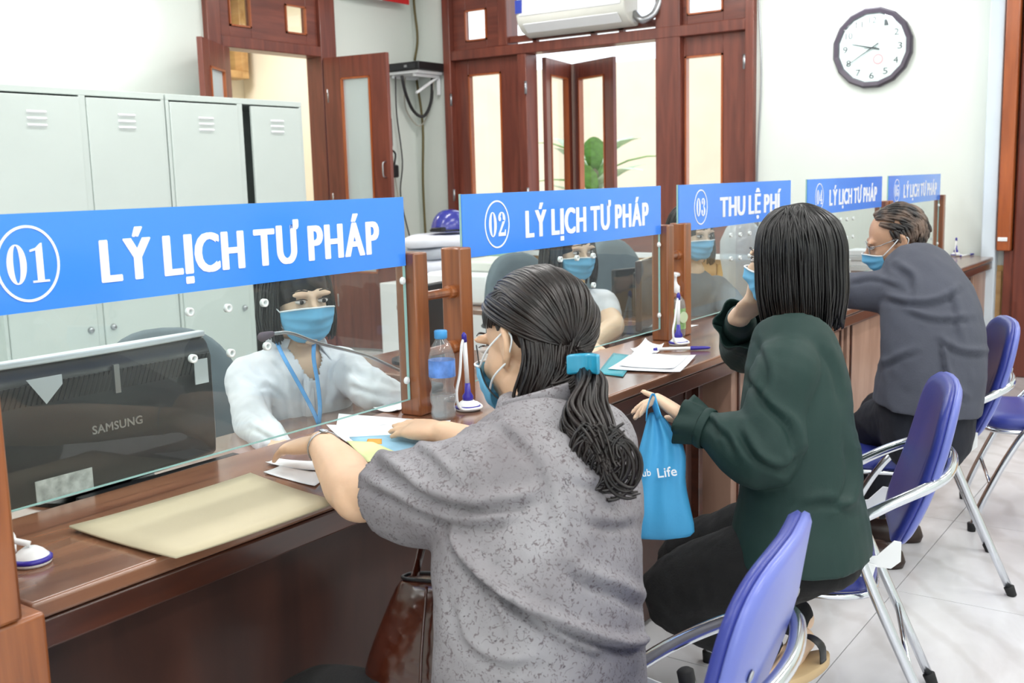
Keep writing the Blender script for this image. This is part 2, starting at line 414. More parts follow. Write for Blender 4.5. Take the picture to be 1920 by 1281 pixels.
# ---- helper: a panelled leaf between two plan points
def leaf(name, parent, a, b, z0, z1, pane, glassm, th=.036, stile=None, handle=None, bare=False):
    """leaf with pane=(u0, u1, z0, z1) as fractions of its width"""
    a = np.array(a, float); b = np.array(b, float); d = b-a; w = np.linalg.norm(d); d /= w; n = np.array([-d[1], d[0]])
    def slab(g, u0, u1, za, zb, t=th):
        c = a+d*(u0+u1)/2; return g.obox((c[0], c[1], (za+zb)/2), (d[0]*(u1-u0)/2, d[1]*(u1-u0)/2, 0), (n[0]*t/2, n[1]*t/2, 0), (0, 0, (zb-za)/2))
    u0, u1, p0, p1 = pane[0]*w, pane[1]*w, pane[2], pane[3]
    g = G(); slab(g, 0, u0, z0, z1); slab(g, u1, w, z0, z1); slab(g, u0, u1, p1, z1); slab(g, u0, u1, z0, p0)
    o = g.build(name, M['brown'], parent, bevel=.003)
    g = G(); s = .014
    for (x0, x1, q0, q1) in ((u0, u0+s, p0, p1), (u1-s, u1, p0, p1), (u0, u1, p1-s, p1), (u0, u1, p0, p0+s)): slab(g, x0, x1, q0, q1, th+.012)
    g.build('moulding', M['orange'], o)
    if not bare: slab(G(), u0, u1, p0, p1, .006).build('pane', glassm, o)
    if handle:
        hu, hz, side = handle; c = a+d*hu*w; nn = n*side
        g = G(); g.tube([(c[0]+nn[0]*q, c[1]+nn[1]*q, z) for q, z in ((th/2, hz-.06), (th/2+.035, hz-.05), (th/2+.04, hz), (th/2+.035, hz+.05), (th/2, hz+.06))], .006, 8, sub=3)
        g.build('handle', M['steel'], o, smooth=True)
    return o

# ---- door_1: doorway in the locker wall
d1 = struct(thing('door_1', None, None, (5.66, YL, 0)))
g = G(); y0, y1 = YL-.05, YL+.12
g.box((5.03, y0, 0), (5.15, y1, 2.95)); g.box((6.12, y0, 0), (6.29, y1, 2.95)); g.box((5.15, y0, 2.30), (6.12, y1, 2.38)); g.box((5.15, y0, 2.87), (6.12, y1, 2.95))
g.build('frame', M['brown'], d1, bevel=.006)
g = G(); y0, y1 = YL-.02, YL+.03      # transom board with its two square lights
xs = [5.15, 5.25, 5.45, 5.79, 6.0, 6.12]
for i, (xa, xb) in enumerate(zip(xs, xs[1:])):
    if i in (1, 3): g.box((xa, y0, 2.38), (xb, y1, 2.455)); g.box((xa, y0, 2.665), (xb, y1, 2.87))
    else: g.box((xa, y0, 2.38), (xb, y1, 2.87))
g.build('transom_board', M['brownx'], d1, bevel=.003)
for xa, xb in ((5.25, 5.45), (5.79, 6.0)):
    G().box((xa, YL+.0, 2.455), (xb, YL+.005, 2.665)).build('pane', M['glass'], d1)
    g = G()
    for q in ((xa, xa+.012, 2.455, 2.665), (xb-.012, xb, 2.455, 2.665), (xa, xb, 2.455, 2.467), (xa, xb, 2.653, 2.665)): g.box((q[0], y0-.01, q[2]), (q[1], y0+.01, q[3]))
    g.build('moulding', M['orange'], d1)
leaf('leaf', d1, (5.17, 6.03), (4.66, 5.70), .02, 2.29, (.24, .76, .66, 2.12), M['greenglass'])
leaf('leaf', d1, (6.13, 6.03), (6.20, 5.44), .02, 2.29, (.27, .73, .62, 2.13), M['greenglass'], handle=(.92, 1.42, -1))
for z in (.4, 1.2, 2.0): G().cyl((6.125, 6.0, z-.05), (6.125, 6.0, z+.05), .012, 8).build('hinge', M['steel'], d1, smooth=True)
# the corridor beyond
g = G(); g.box((4.2, 8.3, 0), (8.6, 8.4, 3.4)); g.box((4.2, YL+.22, 0), (4.3, 8.3, 3.4)); g.box((7.3, YL+.22, 0), (7.4, 8.3, 3.4)); g.box((4.2, YL+.2, 3.3), (7.4, 8.4, 3.4))
struct(g.build('wall_corridor', M['cream']))
area('corridor_light', (5.9, 7.4, 3.2), (.8, .8), 45, (5.9, 7.4, 0), (1, .98, .93))
cb = thing('corridor_cabinet', 'pale brown glazed wall case seen high through the doorway', 'cabinet', (6.75, 8.2, 2.4))
g = G()
for a, b_ in (((6.25, 8.1, 2.35), (7.2, 8.29, 2.42)), ((6.25, 8.1, 3.1), (7.2, 8.29, 3.17)), ((6.25, 8.1, 2.42), (6.33, 8.29, 3.1)), ((6.74, 8.1, 2.42), (6.84, 8.29, 3.1)), ((7.12, 8.1, 2.42), (7.2, 8.29, 3.1))): g.box(a, b_)
g.build('case_frame', M['plyh'], cb, bevel=.005)
G().box((6.33, 8.2, 2.42), (7.12, 8.205, 3.1)).build('pane', M['glass'], cb)

# ---- window_1: the big timber window unit of the end wall
w1 = struct(thing('window_1', None, None, (XF, 4.35, .72)))
def fx(g, ya, yb, za, zb, x0=-.05, x1=.12): return g.box((XF+x0, min(ya, yb), za), (XF+x1, max(ya, yb), zb))
g = G()
fx(g, 5.735, 5.66, .74, 2.98, -.06); fx(g, 3.03, 2.965, .74, 2.98, -.06); fx(g, 5.66, 3.03, 2.32, 2.40, -.05); fx(g, 5.66, 3.03, 2.92, 2.98)
fx(g, 4.985, 4.90, .95, 2.32, -.045); fx(g, 3.74, 3.54, .95, 2.92, -.045); fx(g, 5.17, 5.08, 2.40, 2.92, -.045)
g.build('frame', M['brown'], w1, bevel=.006)
fx(G(), 5.66, 3.03, .74, .95, -.04).build('bottom_board', M['brownh'], w1, bevel=.005)
leaf('leaf', w1, (XF+.03, 5.66), (XF+.03, 4.985), .95, 2.32, (.2, .7, 1.0, 2.2), M['glass'])
leaf('leaf', w1, (XF+.03, 3.54), (XF+.03, 3.03), .95, 2.32, (.03, .62, 1.0, 2.18), M['glass'])
for ya, yb, pa, pb, zt in ((5.66, 5.17, 5.53, 5.31, 2.72), (3.54, 3.03, 3.50, 3.22, 2.78)):
    g = G(); x0, x1 = 0, .05
    fx(g, ya, pa, 2.40, 2.92, x0, x1); fx(g, pb, yb, 2.40, 2.92, x0, x1); fx(g, pa, pb, 2.40, 2.47, x0, x1); fx(g, pa, pb, zt, 2.92, x0, x1)
    g.build('transom_board', M['brownh'], w1, bevel=.003)
    fx(G(), pa, pb, 2.47, zt, .02, .025).build('pane', M['glass'], w1)
    g = G()
    for q in ((pa, pa-.012, 2.47, zt), (pb+.012, pb, 2.47, zt), (pa, pb, 2.47, 2.482), (pa, pb, zt-.012, zt)): fx(g, *q, -.012, .01)
    g.build('moulding', M['orange'], w1)
for y in (4.84, 4.3, 4.05): fx(G(), y+.02, y-.02, 2.40, 2.92, 0, .04).build('transom_bar', M['brown'], w1)
fx(G(), 5.08, 3.74, 2.42, 2.47, .0, .05).build('transom_rail', M['brownh'], w1)
for y, z in ((5.665, 2.0), (5.665, 1.2), (3.035, 2.1), (3.035, 1.2), (4.9, 2.05), (4.9, 1.2)):
    G().cyl((XF-.055, y, z-.05), (XF-.055, y, z+.05), .011, 8).build('hinge', M['steel'], w1, smooth=True)
fx(G(), 5.735, 2.965, .70, .74, -.09, .0).build('sill', M['white'], w1, bevel=.004)
# the leaves swung outward, seen through the opening
leaf('outer_leaf', w1, (XF+.16, 4.86), (XF+.75, 4.98), .96, 2.30, (.16, .84, 1.02, 2.17), M['glass'])
leaf('outer_leaf', w1, (XF+.80, 4.99), (XF+.55, 4.42), .96, 2.30, (.2, .8, 1.02, 2.17), M['glass'], handle=(.92, 1.12, 1))
# wainscot of upright boards
k = 0; y = 5.72
wb = struct(G().box((XF-.012, YR, 0), (XF, 6.09, .7)).build('trim_1', M['ply']))
while y > 1.42:
    G().box((XF-.026, y-.125, .0), (XF-.012, y-.006, .665)).build('board', M['ply'] if k % 3 else M['plyh'], wb, bevel=.003); y -= .13; k += 1
G().box((XF-.04, 1.42, .665), (XF-.0, 5.73, .70)).build('cap_rail', M['plyh'], wb, bevel=.004)
# right-hand column and door frame of the end wall
struct(G().box((XF-.10, 1.335, 0), (XF, 1.42, ZC)).build('trim_2', plain('column_paint', (214, 226, 236), .6, var=.02), bevel=.006))
d3 = struct(thing('door_2', None, None, (XF, 1.0, 0)))
G().box((XF-.13, 1.245, .80), (XF-.0, 1.325, 3.0)).build('frame_cover', M['orange'], d3, bevel=.008)
G().box((XF-.07, 1.20, 0), (XF-.0, 1.29, .80)).build('frame', M['brown'], d3, bevel=.006)
G().box((XF-.09, 1.12, 0), (XF-.0, 1.235, 3.0)).build('frame', M['brown'], d3, bevel=.012)
leaf('leaf', d3, (XF-.03, 1.11), (XF-.03, .2), .02, 2.4, (.18, .82, 1.0, 2.2), M['greenglass'])
G().box((XF-.135, 1.262, .86), (XF-.128, 1.318, .885)).build('latch', M['white'], d3, bevel=.003)

# ---- outdoors behind the window
gr = struct(G().box((XF+.22, -6, -.3), (40, 40, -.12)).build('ground', plain('pale_paving', (205, 200, 188), .8, var=.06, scale=3)))
yw = struct(G().box((15.0, 3, -.2), (15.3, 24, 3.1)).build('wall_yard', plain('yard_wall_paint', (236, 214, 190), .8, var=.05, scale=2)))
lm = plain('leaf_green', (112, 158, 78), .5, var=.3, scale=12); lm2 = plain('pale_leaf', (190, 208, 180), .5, var=.2, scale=9); stem = plain('stem_brown', (130, 120, 96), .7)
rnd = random.Random(4)
def leaf_blade(g, base, dirv, length, width, droop=.3):
    base = np.array(base); d = nz(dirv); side = nz(np.cross(d, (0, 0, 1))); P = []
    for t in (0, .2, .45, .7, .9, 1):
        c = base+d*length*t-np.array((0, 0, 1))*droop*length*t*t; w = width*math.sin(PI*min(.97, t*.93+.05))**.8*.5
        P.append([c-side*w, c+np.array((0, 0, .12*w)), c+side*w])
    return g.grid(P)
pl = thing('banana_plant', 'broad-leaved green plant outside the window opening', 'plant', (12.9, 7.6, -.12))
g = G(); g.tube([(12.9, 7.6, -.12), (12.92, 7.62, .9), (12.9, 7.6, 1.5)], [.1, .08, .05], 10, sub=3); g.build('stem', stem, pl, smooth=True)
for k in range(16):
    a = k*2.4; e = .25+.9*rnd.random()
    leaf_blade(G(), (12.9, 7.6, .9+.04*k), (math.cos(a), math.sin(a), e*1.3), 1.0+.4*rnd.random(), .3, .35).build('leaf', lm2 if k % 2 else lm, pl, smooth=True, solid=.004)
for (x, y, h, lab) in ((10.4, 6.0, .95, 'low clipped green bush beyond the open window'), (11.6, 7.35, .85, 'low green bush left of the clipped bush outdoors')):
    bs = thing('garden_bush', lab, 'bush', (x, y, -.12))
    G().tube([(x, y, -.12), (x, y, h*.6)], [.03, .02], 6).build('stem', stem, bs)
    g = G()
    for k in range(420):
        q = nz([rnd.gauss(0, 1), rnd.gauss(0, 1), rnd.gauss(0, 1)]); c = np.array((x, y, h*.55))+q*np.array((.5, .5, h*.5))*(.6+.4*rnd.random())
        leaf_blade(g, c, q+np.array((0, 0, .3)), .12, .06, .2)
    o = g.build('foliage', lm, bs, smooth=True); o['kind'] = 'stuff'
# ================================================================== COUNTER AND SCREENS
ZT = .76; YE = 1.345; YG = 1.65; YB = 1.74; X0, X1 = .70, 7.27
ct = thing('service_counter', 'long dark brown wooden service counter running along the whole room', 'counter', ((X0+X1)/2, 1.55, 0))
G().box((X0+.047, YE, ZT-.028), (X1, YB, ZT)).build('countertop', M['top'], ct, bevel=.006)
G().box((X0+.047, YE+.004, ZT-.075), (X1, YE+.03, ZT-.030)).build('edge_board', M['edge'], ct, bevel=.004)
# front: dark panelled stretch, deep kneeholes and pale panelled stretches
def fpan(x0, x1, y, z0, z1, mt, pan=True):
    o = G().box((x0, y, z0), (x1, y+.02, z1)).build('front_panel', mt, ct, bevel=.002)
    if pan:
        g = G(); a = .045
        for q in ((x0+a, x0+a+.012, z0+.1, z1-.05), (x1-a-.012, x1-a, z0+.1, z1-.05), (x0+a, x1-a, z1-.062, z1-.05), (x0+a, x1-a, z0+.1, z0+.112)): g.box((q[0], y-.008, q[2]), (q[1], y+.002, q[3]))
        g.build('panel_moulding', M['edge'], o, bevel=.002)
    return o
fpan(X0+.08, 2.12, 1.42, .02, ZT-.03, M['front'], False)
fpan(2.14, 2.95, 1.40, .02, ZT-.03, M['front'])
for k, xa in enumerate((3.22, 4.42, 5.62)): fpan(xa, xa+1.16, 1.385, .02, ZT-.03, M['frontlight'])
fpan(6.82, X1, 1.385, .02, ZT-.03, M['frontlight'], False)
G().box((2.95, 1.62, .02), (3.22, 1.64, ZT-.03)).build('front_panel', M['front'], ct)
for xa in (2.12, 2.95, 3.2, 4.40, 5.60, 6.80): G().box((xa, 1.375, 0), (xa+.028, YB-.02, ZT-.03)).build('divider', M['edge'] if xa < 3 else M['frontlight'], ct, bevel=.003)
G().box((X0+.08, 1.45, 0), (X1, 1.47, .09)).build('plinth', M['edge'], ct)
G().box((X0-.07, 1.305, 0), (X0+.045, YB, ZT)).build('end_panel', M['post'], ct, bevel=.006)
G().box((6.9, 1.50, .25), (X1, 1.54, .5)).build('cable_box', M['offwhite'], ct, bevel=.006)
# staff-side desk tops, a little lower
sd = thing('staff_desk', 'lower brown desk shelf on the staff side behind the glass screens', 'desk', (4, 2.1, 0))
G().box((X0, YB+.002, .70), (X1-.4, 2.02, .725)).build('desktop', M['top'], sd, bevel=.004)
for xa, xb in ((2.46, 2.96), (3.86, 4.10)):
    G().box((xa, 2.022, .70), (xb, 2.5, .725)).build('return_top', M['top'], sd, bevel=.004); G().box((xa, 2.47, 0), (xb, 2.49, .70)).build('return_leg', M['front'], sd)
for xa in (.72, 2.1, 3.3, 4.5, 5.7, 6.8): G().box((xa, YB+.02, 0), (xa+.025, 2.0, .70)).build('desk_side', M['front'], sd)

# ---- wooden post frames between the screens (two posts and two rungs each)
def post_frame(xa, xb, label, w=.05, dy=.062, top=1.155, second=True):
    t = thing('post_frame', label, 'frame', ((xa+xb)/2, YG, ZT), group=None)
    def post(x):
        g = G(); g.box((x, YG-.031, ZT), (x+w, YG-.031+dy, top)); g.build('post', M['post'], t, bevel=.005)
    post(xa)
    if second:
        post(xb-w)
        for z in (1.045, .905): G().lathe((xa+w, YG-.004, z), [(.011, 0), (.012, (xb-xa-2*w)*.5), (.012, xb-xa-2*w-.022), (.017, xb-xa-2*w-.02), (.017, xb-xa-2*w)], 12, (1, 0, 0)).build('rung', M['post'], t, smooth=False)
    return t
post_frame(1.909, 2.134, 'brown two-post frame with rungs between the first and second glass screens')
post_frame(3.226, 3.41, 'brown two-post frame between the second and third glass screens')
post_frame(4.44, 4.64, 'brown two-post frame between the third and fourth glass screens')
post_frame(5.79, 5.93, 'brown two-post frame between the fourth and fifth glass screens')
post_frame(7.06, 7.12, 'single brown post at the far end of the last glass screen', second=False)
lp = thing('corner_post', 'tall red-brown square post at the near left counter edge', 'post', (.68, 1.32, ZT))
G().box((.64, 1.30, ZT+.001), (.711, 1.355, 1.16)).build('post', M['post'], lp, bevel=.006)
G().box((.655, 1.355, ZT+.001), (.68, 1.60, 1.16)).build('side_board', M['post'], lp, bevel=.004)

# ---- glass screens with printed blue bands
M['sign'] = plain('sign_blue', (62, 142, 252), .22, var=.01, coat=.4)
M['letters'] = plain('sign_white', (238, 242, 250), .35, var=.005)
M['ringw'] = plain('hole_ring', (226, 232, 234), .3, var=.02)
def ellring(g, c, rx, rz, w, y0, y1, n=56):
    A = []
    for k in range(n):
        a = 2*PI*k/n; ca, sa = math.cos(a), math.sin(a)
        A.append([(c[0]+rx*ca, y1, c[1]+rz*sa), (c[0]+rx*ca, y0, c[1]+rz*sa), (c[0]+(rx-w)*ca, y0, c[1]+(rz-w)*sa), (c[0]+(rx-w)*ca, y1, c[1]+(rz-w)*sa)])
    A.append(A[0]); return g.rings(A, False)
def strokes(ch):
    """didone-like figures in a 1x1.6 cell: list of polygons"""
    def arc(cx, cz, rx, rz, a0, a1, n=18): return [(cx+rx*math.cos(math.radians(a0+(a1-a0)*k/n)), cz+rz*math.sin(math.radians(a0+(a1-a0)*k/n))) for k in range(n+1)]
    if ch == '0': return [arc(.5, .8, .5, .82, 90, 270)+arc(.5, .8, .17, .76, 270, 90), arc(.5, .8, .5, .82, -90, 90)+arc(.5, .8, .17, .76, 90, -90)]
    if ch == '1': return [[(.3, .08), (.66, .08), (.66, 1.62), (.58, 1.62), (.3, 1.42)], [(.05, 0), (.92, 0), (.92, .09), (.05, .09)], [(.0, 1.27), (.3, 1.33), (.3, 1.43), (0, 1.36)]]
    if ch == '2': return [arc(.5, 1.15, .47, .45, 170, -20)+arc(.5, 1.15, .14, .38, -10, 150), arc(.22, 1.15, .17, .17, 0, 360), [(.94, 1.0), (.60, .95), (.02, .12), (.02, 0), (.28, .2)], [(.02, 0), (.96, 0), (1.0, .42), (.93, .42), (.84, .24), (.05, .24)]]
    if ch == '3': return [arc(.45, 1.2, .42, .40, 160, -80)+arc(.45, 1.2, .12, .34, -80, 140), arc(.45, .42, .5, .44, 85, -160)+arc(.45, .42, .16, .37, -140, 80), arc(.2, 1.2, .16, .16, 0, 360), arc(.16, .38, .17, .17, 0, 360)]
    if ch == '4': return [[(.5, 0.1), (.8, 0.1), (.8, 1.62), (.7, 1.62), (.5, 1.3)], [(.0, .38), (.98, .38), (.98, .5), (.0, .5)], [(.0, .5), (.1, .5), (.72, 1.62), (.66, 1.62)], [(.35, 0), (.95, 0), (.95, .1), (.35, .1)]]
    return [[(.12, 1.6), (.9, 1.6), (.84, 1.3), (.16, 1.34)], [(.12, 1.6), (.18, 1.6), (.16, .8), (.1, .8)], arc(.45, .5, .5, .52, 150, -155)+arc(.45, .5, .17, .44, -135, 130), arc(.17, .38, .17, .17, 0, 360)]
SIGNS = [('0', '1', 'LÝ LỊCH TƯ PHÁP', .817, 1.907), ('0', '2', 'LÝ LỊCH TƯ PHÁP', 2.132, 3.224), ('0', '3', 'THU LỆ PHÍ', 3.362, 4.438), ('0', '4', 'LÝ LỊCH TƯ PHÁP', 4.647, 5.789), ('0', '5', 'LÝ LỊCH TƯ PHÁP', 5.918, 7.056)]
LBL = ['nearest clear glass screen with blue band numbered 01', 'second clear glass screen with blue band numbered 02', 'middle clear glass screen with blue band reading THU LỆ PHÍ', 'fourth clear glass screen with blue band numbered 04', 'farthest clear glass screen with blue band numbered 05']
for (a_, b_, txt, xa, xb), lb in zip(SIGNS, LBL):
    t = thing('glass_screen', lb, 'screen', ((xa+xb)/2, YG, .80))
    G().box((xa, YG-.003, .802), (xb, YG+.003, 1.287)).build('pane', M['screen'], t)
    g = G(); g.box((xa, YG-.0032, .8), (xb, YG+.0032, .8018)); g.box((xb-.002, YG-.0032, .802), (xb+.001, YG+.0032, 1.287)); g.box((xa-.001, YG-.0032, .802), (xa+.002, YG+.0032, 1.287)); g.build('cut_edge', M['edgeglass'], t)
    w = xb-xa; s = w/1.09
    bd = G().box((xa, YG-.0065, 1.125), (xb, YG-.0035, 1.286)).build('sign_band', M['sign'], t)
    y = YG-.0066; cx = xa+.148*s
    if txt[0] == 'T': cx = xa+.175
    ellring(G(), (cx, 1.204), .056, .063, .0045, y-.0012, y).build('number_ring', M['letters'], bd)
    g = G()
    for ch, dx in ((a_, -.037), (b_, .004)):
        for qi, poly in enumerate(strokes(ch)):
            g.prism([(px*.034, pz_*.04) for px, pz_ in poly], (cx+dx, y, 1.172), (1, 0, 0), (0, 0, 1), (0, -.0012-.0002*qi, 0))
    g.build('number', M['letters'], bd)
    tw = .72*s if txt[0] == 'L' else .62; tx_ = xa+.28*s if txt[0] == 'L' else xa+.34
    V, Fs = heavy_text(txt, tw, .074, .0012)
    G().add([(tx_+a, y-.0006-c, 1.160+b) for a, b, c in V], Fs).build('lettering', M['letters'], bd)
    for dx in (.466, .558, .652):
        for z in (1.084, .994):
            ox = xa+dx*s; oz = z+(.003 if dx < .5 else 0)
            g = G(); ellring(g, (ox, oz), .0085, .0085, .0040, YG-.0044, YG+.0044, 20); g.build('speaking_hole_ring', M['ringw'], t, smooth=True)
    for px_, z in ((xb-.012, 1.09), (xb-.012, .85)): G().lathe((px_, YG-.003, z), [(.009, 0), (.009, .004), (.005, .007)], 12, (0, -1, 0)).build('fixing', M['ringw'], t)

# ---- lockers
def locker(xa, xb, label, ajar=False):
    yf, yb, h = 5.3, 5.78, 1.87
    t = thing('metal_locker', label, 'locker', ((xa+xb)/2, (yf+yb)/2, 0)); xm = (xa+xb)/2+.012
    g = G(); s = .02
    g.box((xa, yf+.02, 0), (xa+s, yb, h)); g.box((xb-s, yf+.02, 0), (xb, yb, h)); g.box((xm-.01, yf+.02, 0), (xm+.01, yb, h)); g.box((xa, yb-.01, 0), (xb, yb, h)); g.box((xa, yf, h-.035), (xb, yb, h)); g.box((xa, yf, 0), (xb, yb, .06))
    g.box((xa, yf, .06), (xa+.022, yf+.02, h-.035)); g.box((xb-.022, yf, .06), (xb, yf+.02, h-.035)); g.box((xm-.02, yf, .06), (xm+.02, yf+.02, h-.035))
    g.build('body', M['grey'], t, bevel=.003)
    for i, (a, b_) in enumerate(((xa+.024, xm-.022), (xm+.022, xb-.024))):
        if ajar and i == 1: a += .065
        d = G().box((a, yf-.008, .07), (b_, yf+.012, h-.045)).build('door', M['grey'], t, bevel=.004)
        c = (a+b_)/2
        for k in range(3):
            z = h-.14-.035*k
            g = G(); g.prism([(0, 0), (-.010, .006), (0, .014)], (c-.055, yf-.008, z), (0, 1, 0), (0, 0, 1), (.11, 0, 0)); g.build('vent_louvre', M['white'], d)
        for zz in (.55, 1.02):
            kx = b_-.05 if i == 0 else a+.05
            if zz < .8: G().lathe((kx, yf-.008, zz), [(.018, 0), (.018, .008), (.012, .02), (.005, .022)], 16, (0, -1, 0)).build('knob', M['steel'], d, smooth=True)
    if ajar:
        G().box((xm+.03, yb-.3, .06), (xb-.03, yb-.05, .9)).build('contents', M['black'], t)
    return t
locker(2.95, 4.048, 'grey-green two-door metal locker nearest the left picture edge')
locker(4.058, 5.15, 'grey-green two-door metal locker beside the doorway, right door ajar', True)

# ---- clock
ck = thing('wall_clock', 'large round wall clock in a dark faceted rim above the counter end', 'clock', (XF, 2.155, 2.12))
cc = np.array((XF, 2.155, 2.118)); R0 = .262
u = np.array((0, -1, 0)); vz = np.array((0, 0, 1)); nn = np.array((-1, 0, 0))
def cp(r, a, d): return cc+u*r*math.sin(a)+vz*r*math.cos(a)+nn*d
rr = []
for k in range(16):
    a = 2*PI*(k+.5)/16; rr.append([cp(q, a, d) for q, d in ((R0, .0), (R0, .03), (R0-.012, .045), (R0-.036, .04), (R0-.042, .02))])
rr.append(rr[0]); G().rings(rr, False).build('rim', plain('clock_rim', (66, 58, 70), .3, var=.05), ck)
G().lathe(cc, [(R0-.03, .0), (R0-.03, .02)], 48, (-1, 0, 0)).build('dial', M['offwhite'] if 0 else plain('dial_paint', (222, 230, 232), .5, var=.01), ck)
dk = plain('clock_ink', (64, 66, 72), .5)
for k in range(1, 13):
    a = 2*PI*k/12; c = cp(.178, a, .0205); tw = .030 if k < 10 else .046
    V, Fs = text_mesh(str(k), tw, .040, .0, .001)
    G().add([c+u*(a_-tw/2)+vz*(b_-.02)+nn*c_ for a_, b_, c_ in V], Fs).build('numeral', dk, ck)
def hand(a, l, w, d, name):
    p = cp(l, a, d); q = cp(-.05, a, d); s = (u*math.cos(a)-vz*math.sin(a))*w
    G().add([q-s*.8, q+s*.8, p+s*.3, p-s*.3, q-s*.8+nn*.002, q+s*.8+nn*.002, p+s*.3+nn*.002, p-s*.3+nn*.002], [(0, 1, 2, 3), (4, 7, 6, 5), (0, 4, 5, 1), (1, 5, 6, 2), (2, 6, 7, 3), (3, 7, 4, 0)]).build(name, dk, ck)
hand(math.radians(284), .135, .007, .026, 'hour_hand'); hand(math.radians(238), .19, .005, .029, 'minute_hand'); hand(math.radians(88), .03, .002, .031, 'second_hand')
g = G(); A = []
for k in range(25):
    a = 2*PI*k/24; c0 = cp(0, 0, .0212)+u*.04-vz*.075; A.append([c0+u*r_*math.cos(a)+vz*r_*math.sin(a)+nn*d for r_, d in ((.034, 0), (.034, .001), (.024, .001), (.024, 0))])
g.rings(A, False).build('red_emblem', plain('emblem_pink', (226, 160, 168), .5), ck)
G().lathe(cc, [(R0-.036, .038), (R0-.036, .0395)], 48, (-1, 0, 0)).build('cover_glass', M['glass'], ck)

# ---- air conditioner
ac = thing('air_conditioner', 'white split air conditioner hung above the window opening', 'air conditioner', (7.15, 4.3, 2.45))
prof = [(0, .0), (-.05, -.005), (-.15, .03), (-.21, .085), (-.225, .14), (-.215, .30), (-.19, .325), (0, .33)]
def acp(n, k0, k1, ya, yb, mt, dd=0): return G().prism([prof[k] for k in range(k0, k1)], (7.3, ya, 2.435), (1, 0, 0), (0, 0, 1), (0, yb-ya, 0)).build(n, mt, ac, bevel=.008)
acp('casing', 0, 8, 3.90, 4.86, M['offwhite'])
G().prism([(-.226, .14), (-.232, .145), (-.222, .298), (-.216, .3)], (7.3, 3.93, 2.435), (1, 0, 0), (0, 0, 1), (0, .90, 0)).build('front_cover', M['white'], ac)
G().obox((7.3-.187, 4.38, 2.435+.052), (0, .42, 0), (-.032, 0, .029), (.003, 0, .0035)).build('louvre', M['white'], ac)
sb = plain('blue_sticker', (52, 72, 170), .4)
G().box((7.3-.2365, 4.80, 2.60), (7.3-.226, 4.86, 2.70)).build('sticker', sb, ac); G().box((7.3-.2365, 3.93, 2.64), (7.3-.226, 4.06, 2.70)).build('sticker', sb, ac)
G().tube([(7.24, 3.9, 2.52), (7.2, 3.82, 2.46), (7.24, 3.74, 2.5), (7.28, 3.70, 2.62)], .028, 10, sub=4).build('pipe', M['steel'], ac, smooth=True)

# ---- recorder on its corner shelf with cables
sh = thing('corner_shelf', 'white bracket shelf in the room corner under the recorder', 'shelf', (7.1, 5.92, 2.2))
G().box((6.93, 5.76, 2.215), (7.28, 6.09, 2.238)).build('board', M['white'], sh, bevel=.003)
g = G(); g.box((6.95, 5.80, 2.19), (7.28, 5.83, 2.215)); g.box((7.26, 5.80, 2.05), (7.28, 5.83, 2.2)); g.obox((7.12, 5.815, 2.13), (.15, 0, .075), (0, .012, 0), (-.004, 0, .008)); g.build('bracket', M['white'], sh, bevel=.003)
G().box((6.96, 6.04, 2.19), (7.28, 6.07, 2.215)).build('bracket', M['white'], sh, bevel=.003)
rc = thing('video_recorder', 'flat black recorder box lying on the white corner shelf', 'recorder', (7.1, 5.92, 2.24))
G().box((6.91, 5.73, 2.24), (7.28, 6.08, 2.305)).build('case', M['black'], rc, bevel=.006)
G().box((6.905, 5.76, 2.25), (6.912, 6.05, 2.29)).build('front_plate', plain('dark_gloss', (34, 36, 40), .2), rc)
G().box((6.9, 5.85, 2.262), (6.906, 5.88, 2.28)).build('badge', M['steel'], rc)
wc = plain('brown_cable', (104, 92, 54), .6); wk = plain('dark_cable', (44, 42, 44), .5); ww = plain('grey_cable', (176, 172, 160), .5)
def cable(pts, r, mt, label, name='cable', sub=5): return tag(G().tube(pts, r, 7, sub=sub).build(name, mt, None, smooth=True), label, 'cable')
cable([(7.27, 6.05, 3.28), (7.265, 6.05, 2.85), (7.27, 6.03, 2.55), (7.27, 6.07, 2.36)], .011, wc, 'thick brown cable dropping down the corner onto the recorder')
cable([(7.26, 6.05, 2.2), (7.26, 6.0, 1.8), (7.27, 6.03, 1.3), (7.27, 6.02, .7)], .011, wc, 'brown cable running down the corner below the shelf')
cable([(6.95, 5.95, 2.2), (7.02, 5.97, 2.05), (7.15, 6.0, 1.92), (7.22, 5.95, 1.88), (7.24, 5.88, 2.0), (7.22, 5.84, 2.2)], .014, wk, 'thick dark cable looping under the corner shelf')
cable([(6.95, 6.02, 2.2), (6.98, 6.05, 1.9), (7.03, 6.05, 1.5), (7.0, 6.06, 1.2), (7.1, 6.05, .8)], .006, wk, 'thin dark cable hanging beside the power strip')
cable([(7.05, 6.0, 2.2), (7.1, 6.05, 1.95), (7.24, 6.02, 1.8), (7.25, 5.9, 1.95), (7.22, 5.82, 2.2)], .006, ww, 'thin grey cable looping below the shelf bracket')
cable([(6.85, 6.06, 2.2), (6.9, 6.07, 1.9), (6.93, 6.07, 1.5), (7.0, 6.07, 1.0), (6.97, 6.07, .7)], .006, ww, 'thin grey cable running down the wall by the door leaf')
ps = thing('power_strip', 'black power strip hanging on the wall below the recorder', 'power strip', (6.82, 6.04, 1.65))
G().box((6.80, 6.03, 1.62), (6.9, 6.08, 1.86)).build('body', M['black'], ps, bevel=.01)
for z in (1.66, 1.71): G().lathe((6.85, 6.03, z), [(.013, 0), (.013, .004)], 12, (0, -1, 0)).build('switch', M['white'], ps)
pa_ = thing('power_adapter', 'black power adapter dangling from the wall cables', 'adapter', (6.88, 6.04, 1.4))
G().box((6.84, 6.0, 1.36), (6.93, 6.07, 1.47)).build('body', M['black'], pa_, bevel=.015)
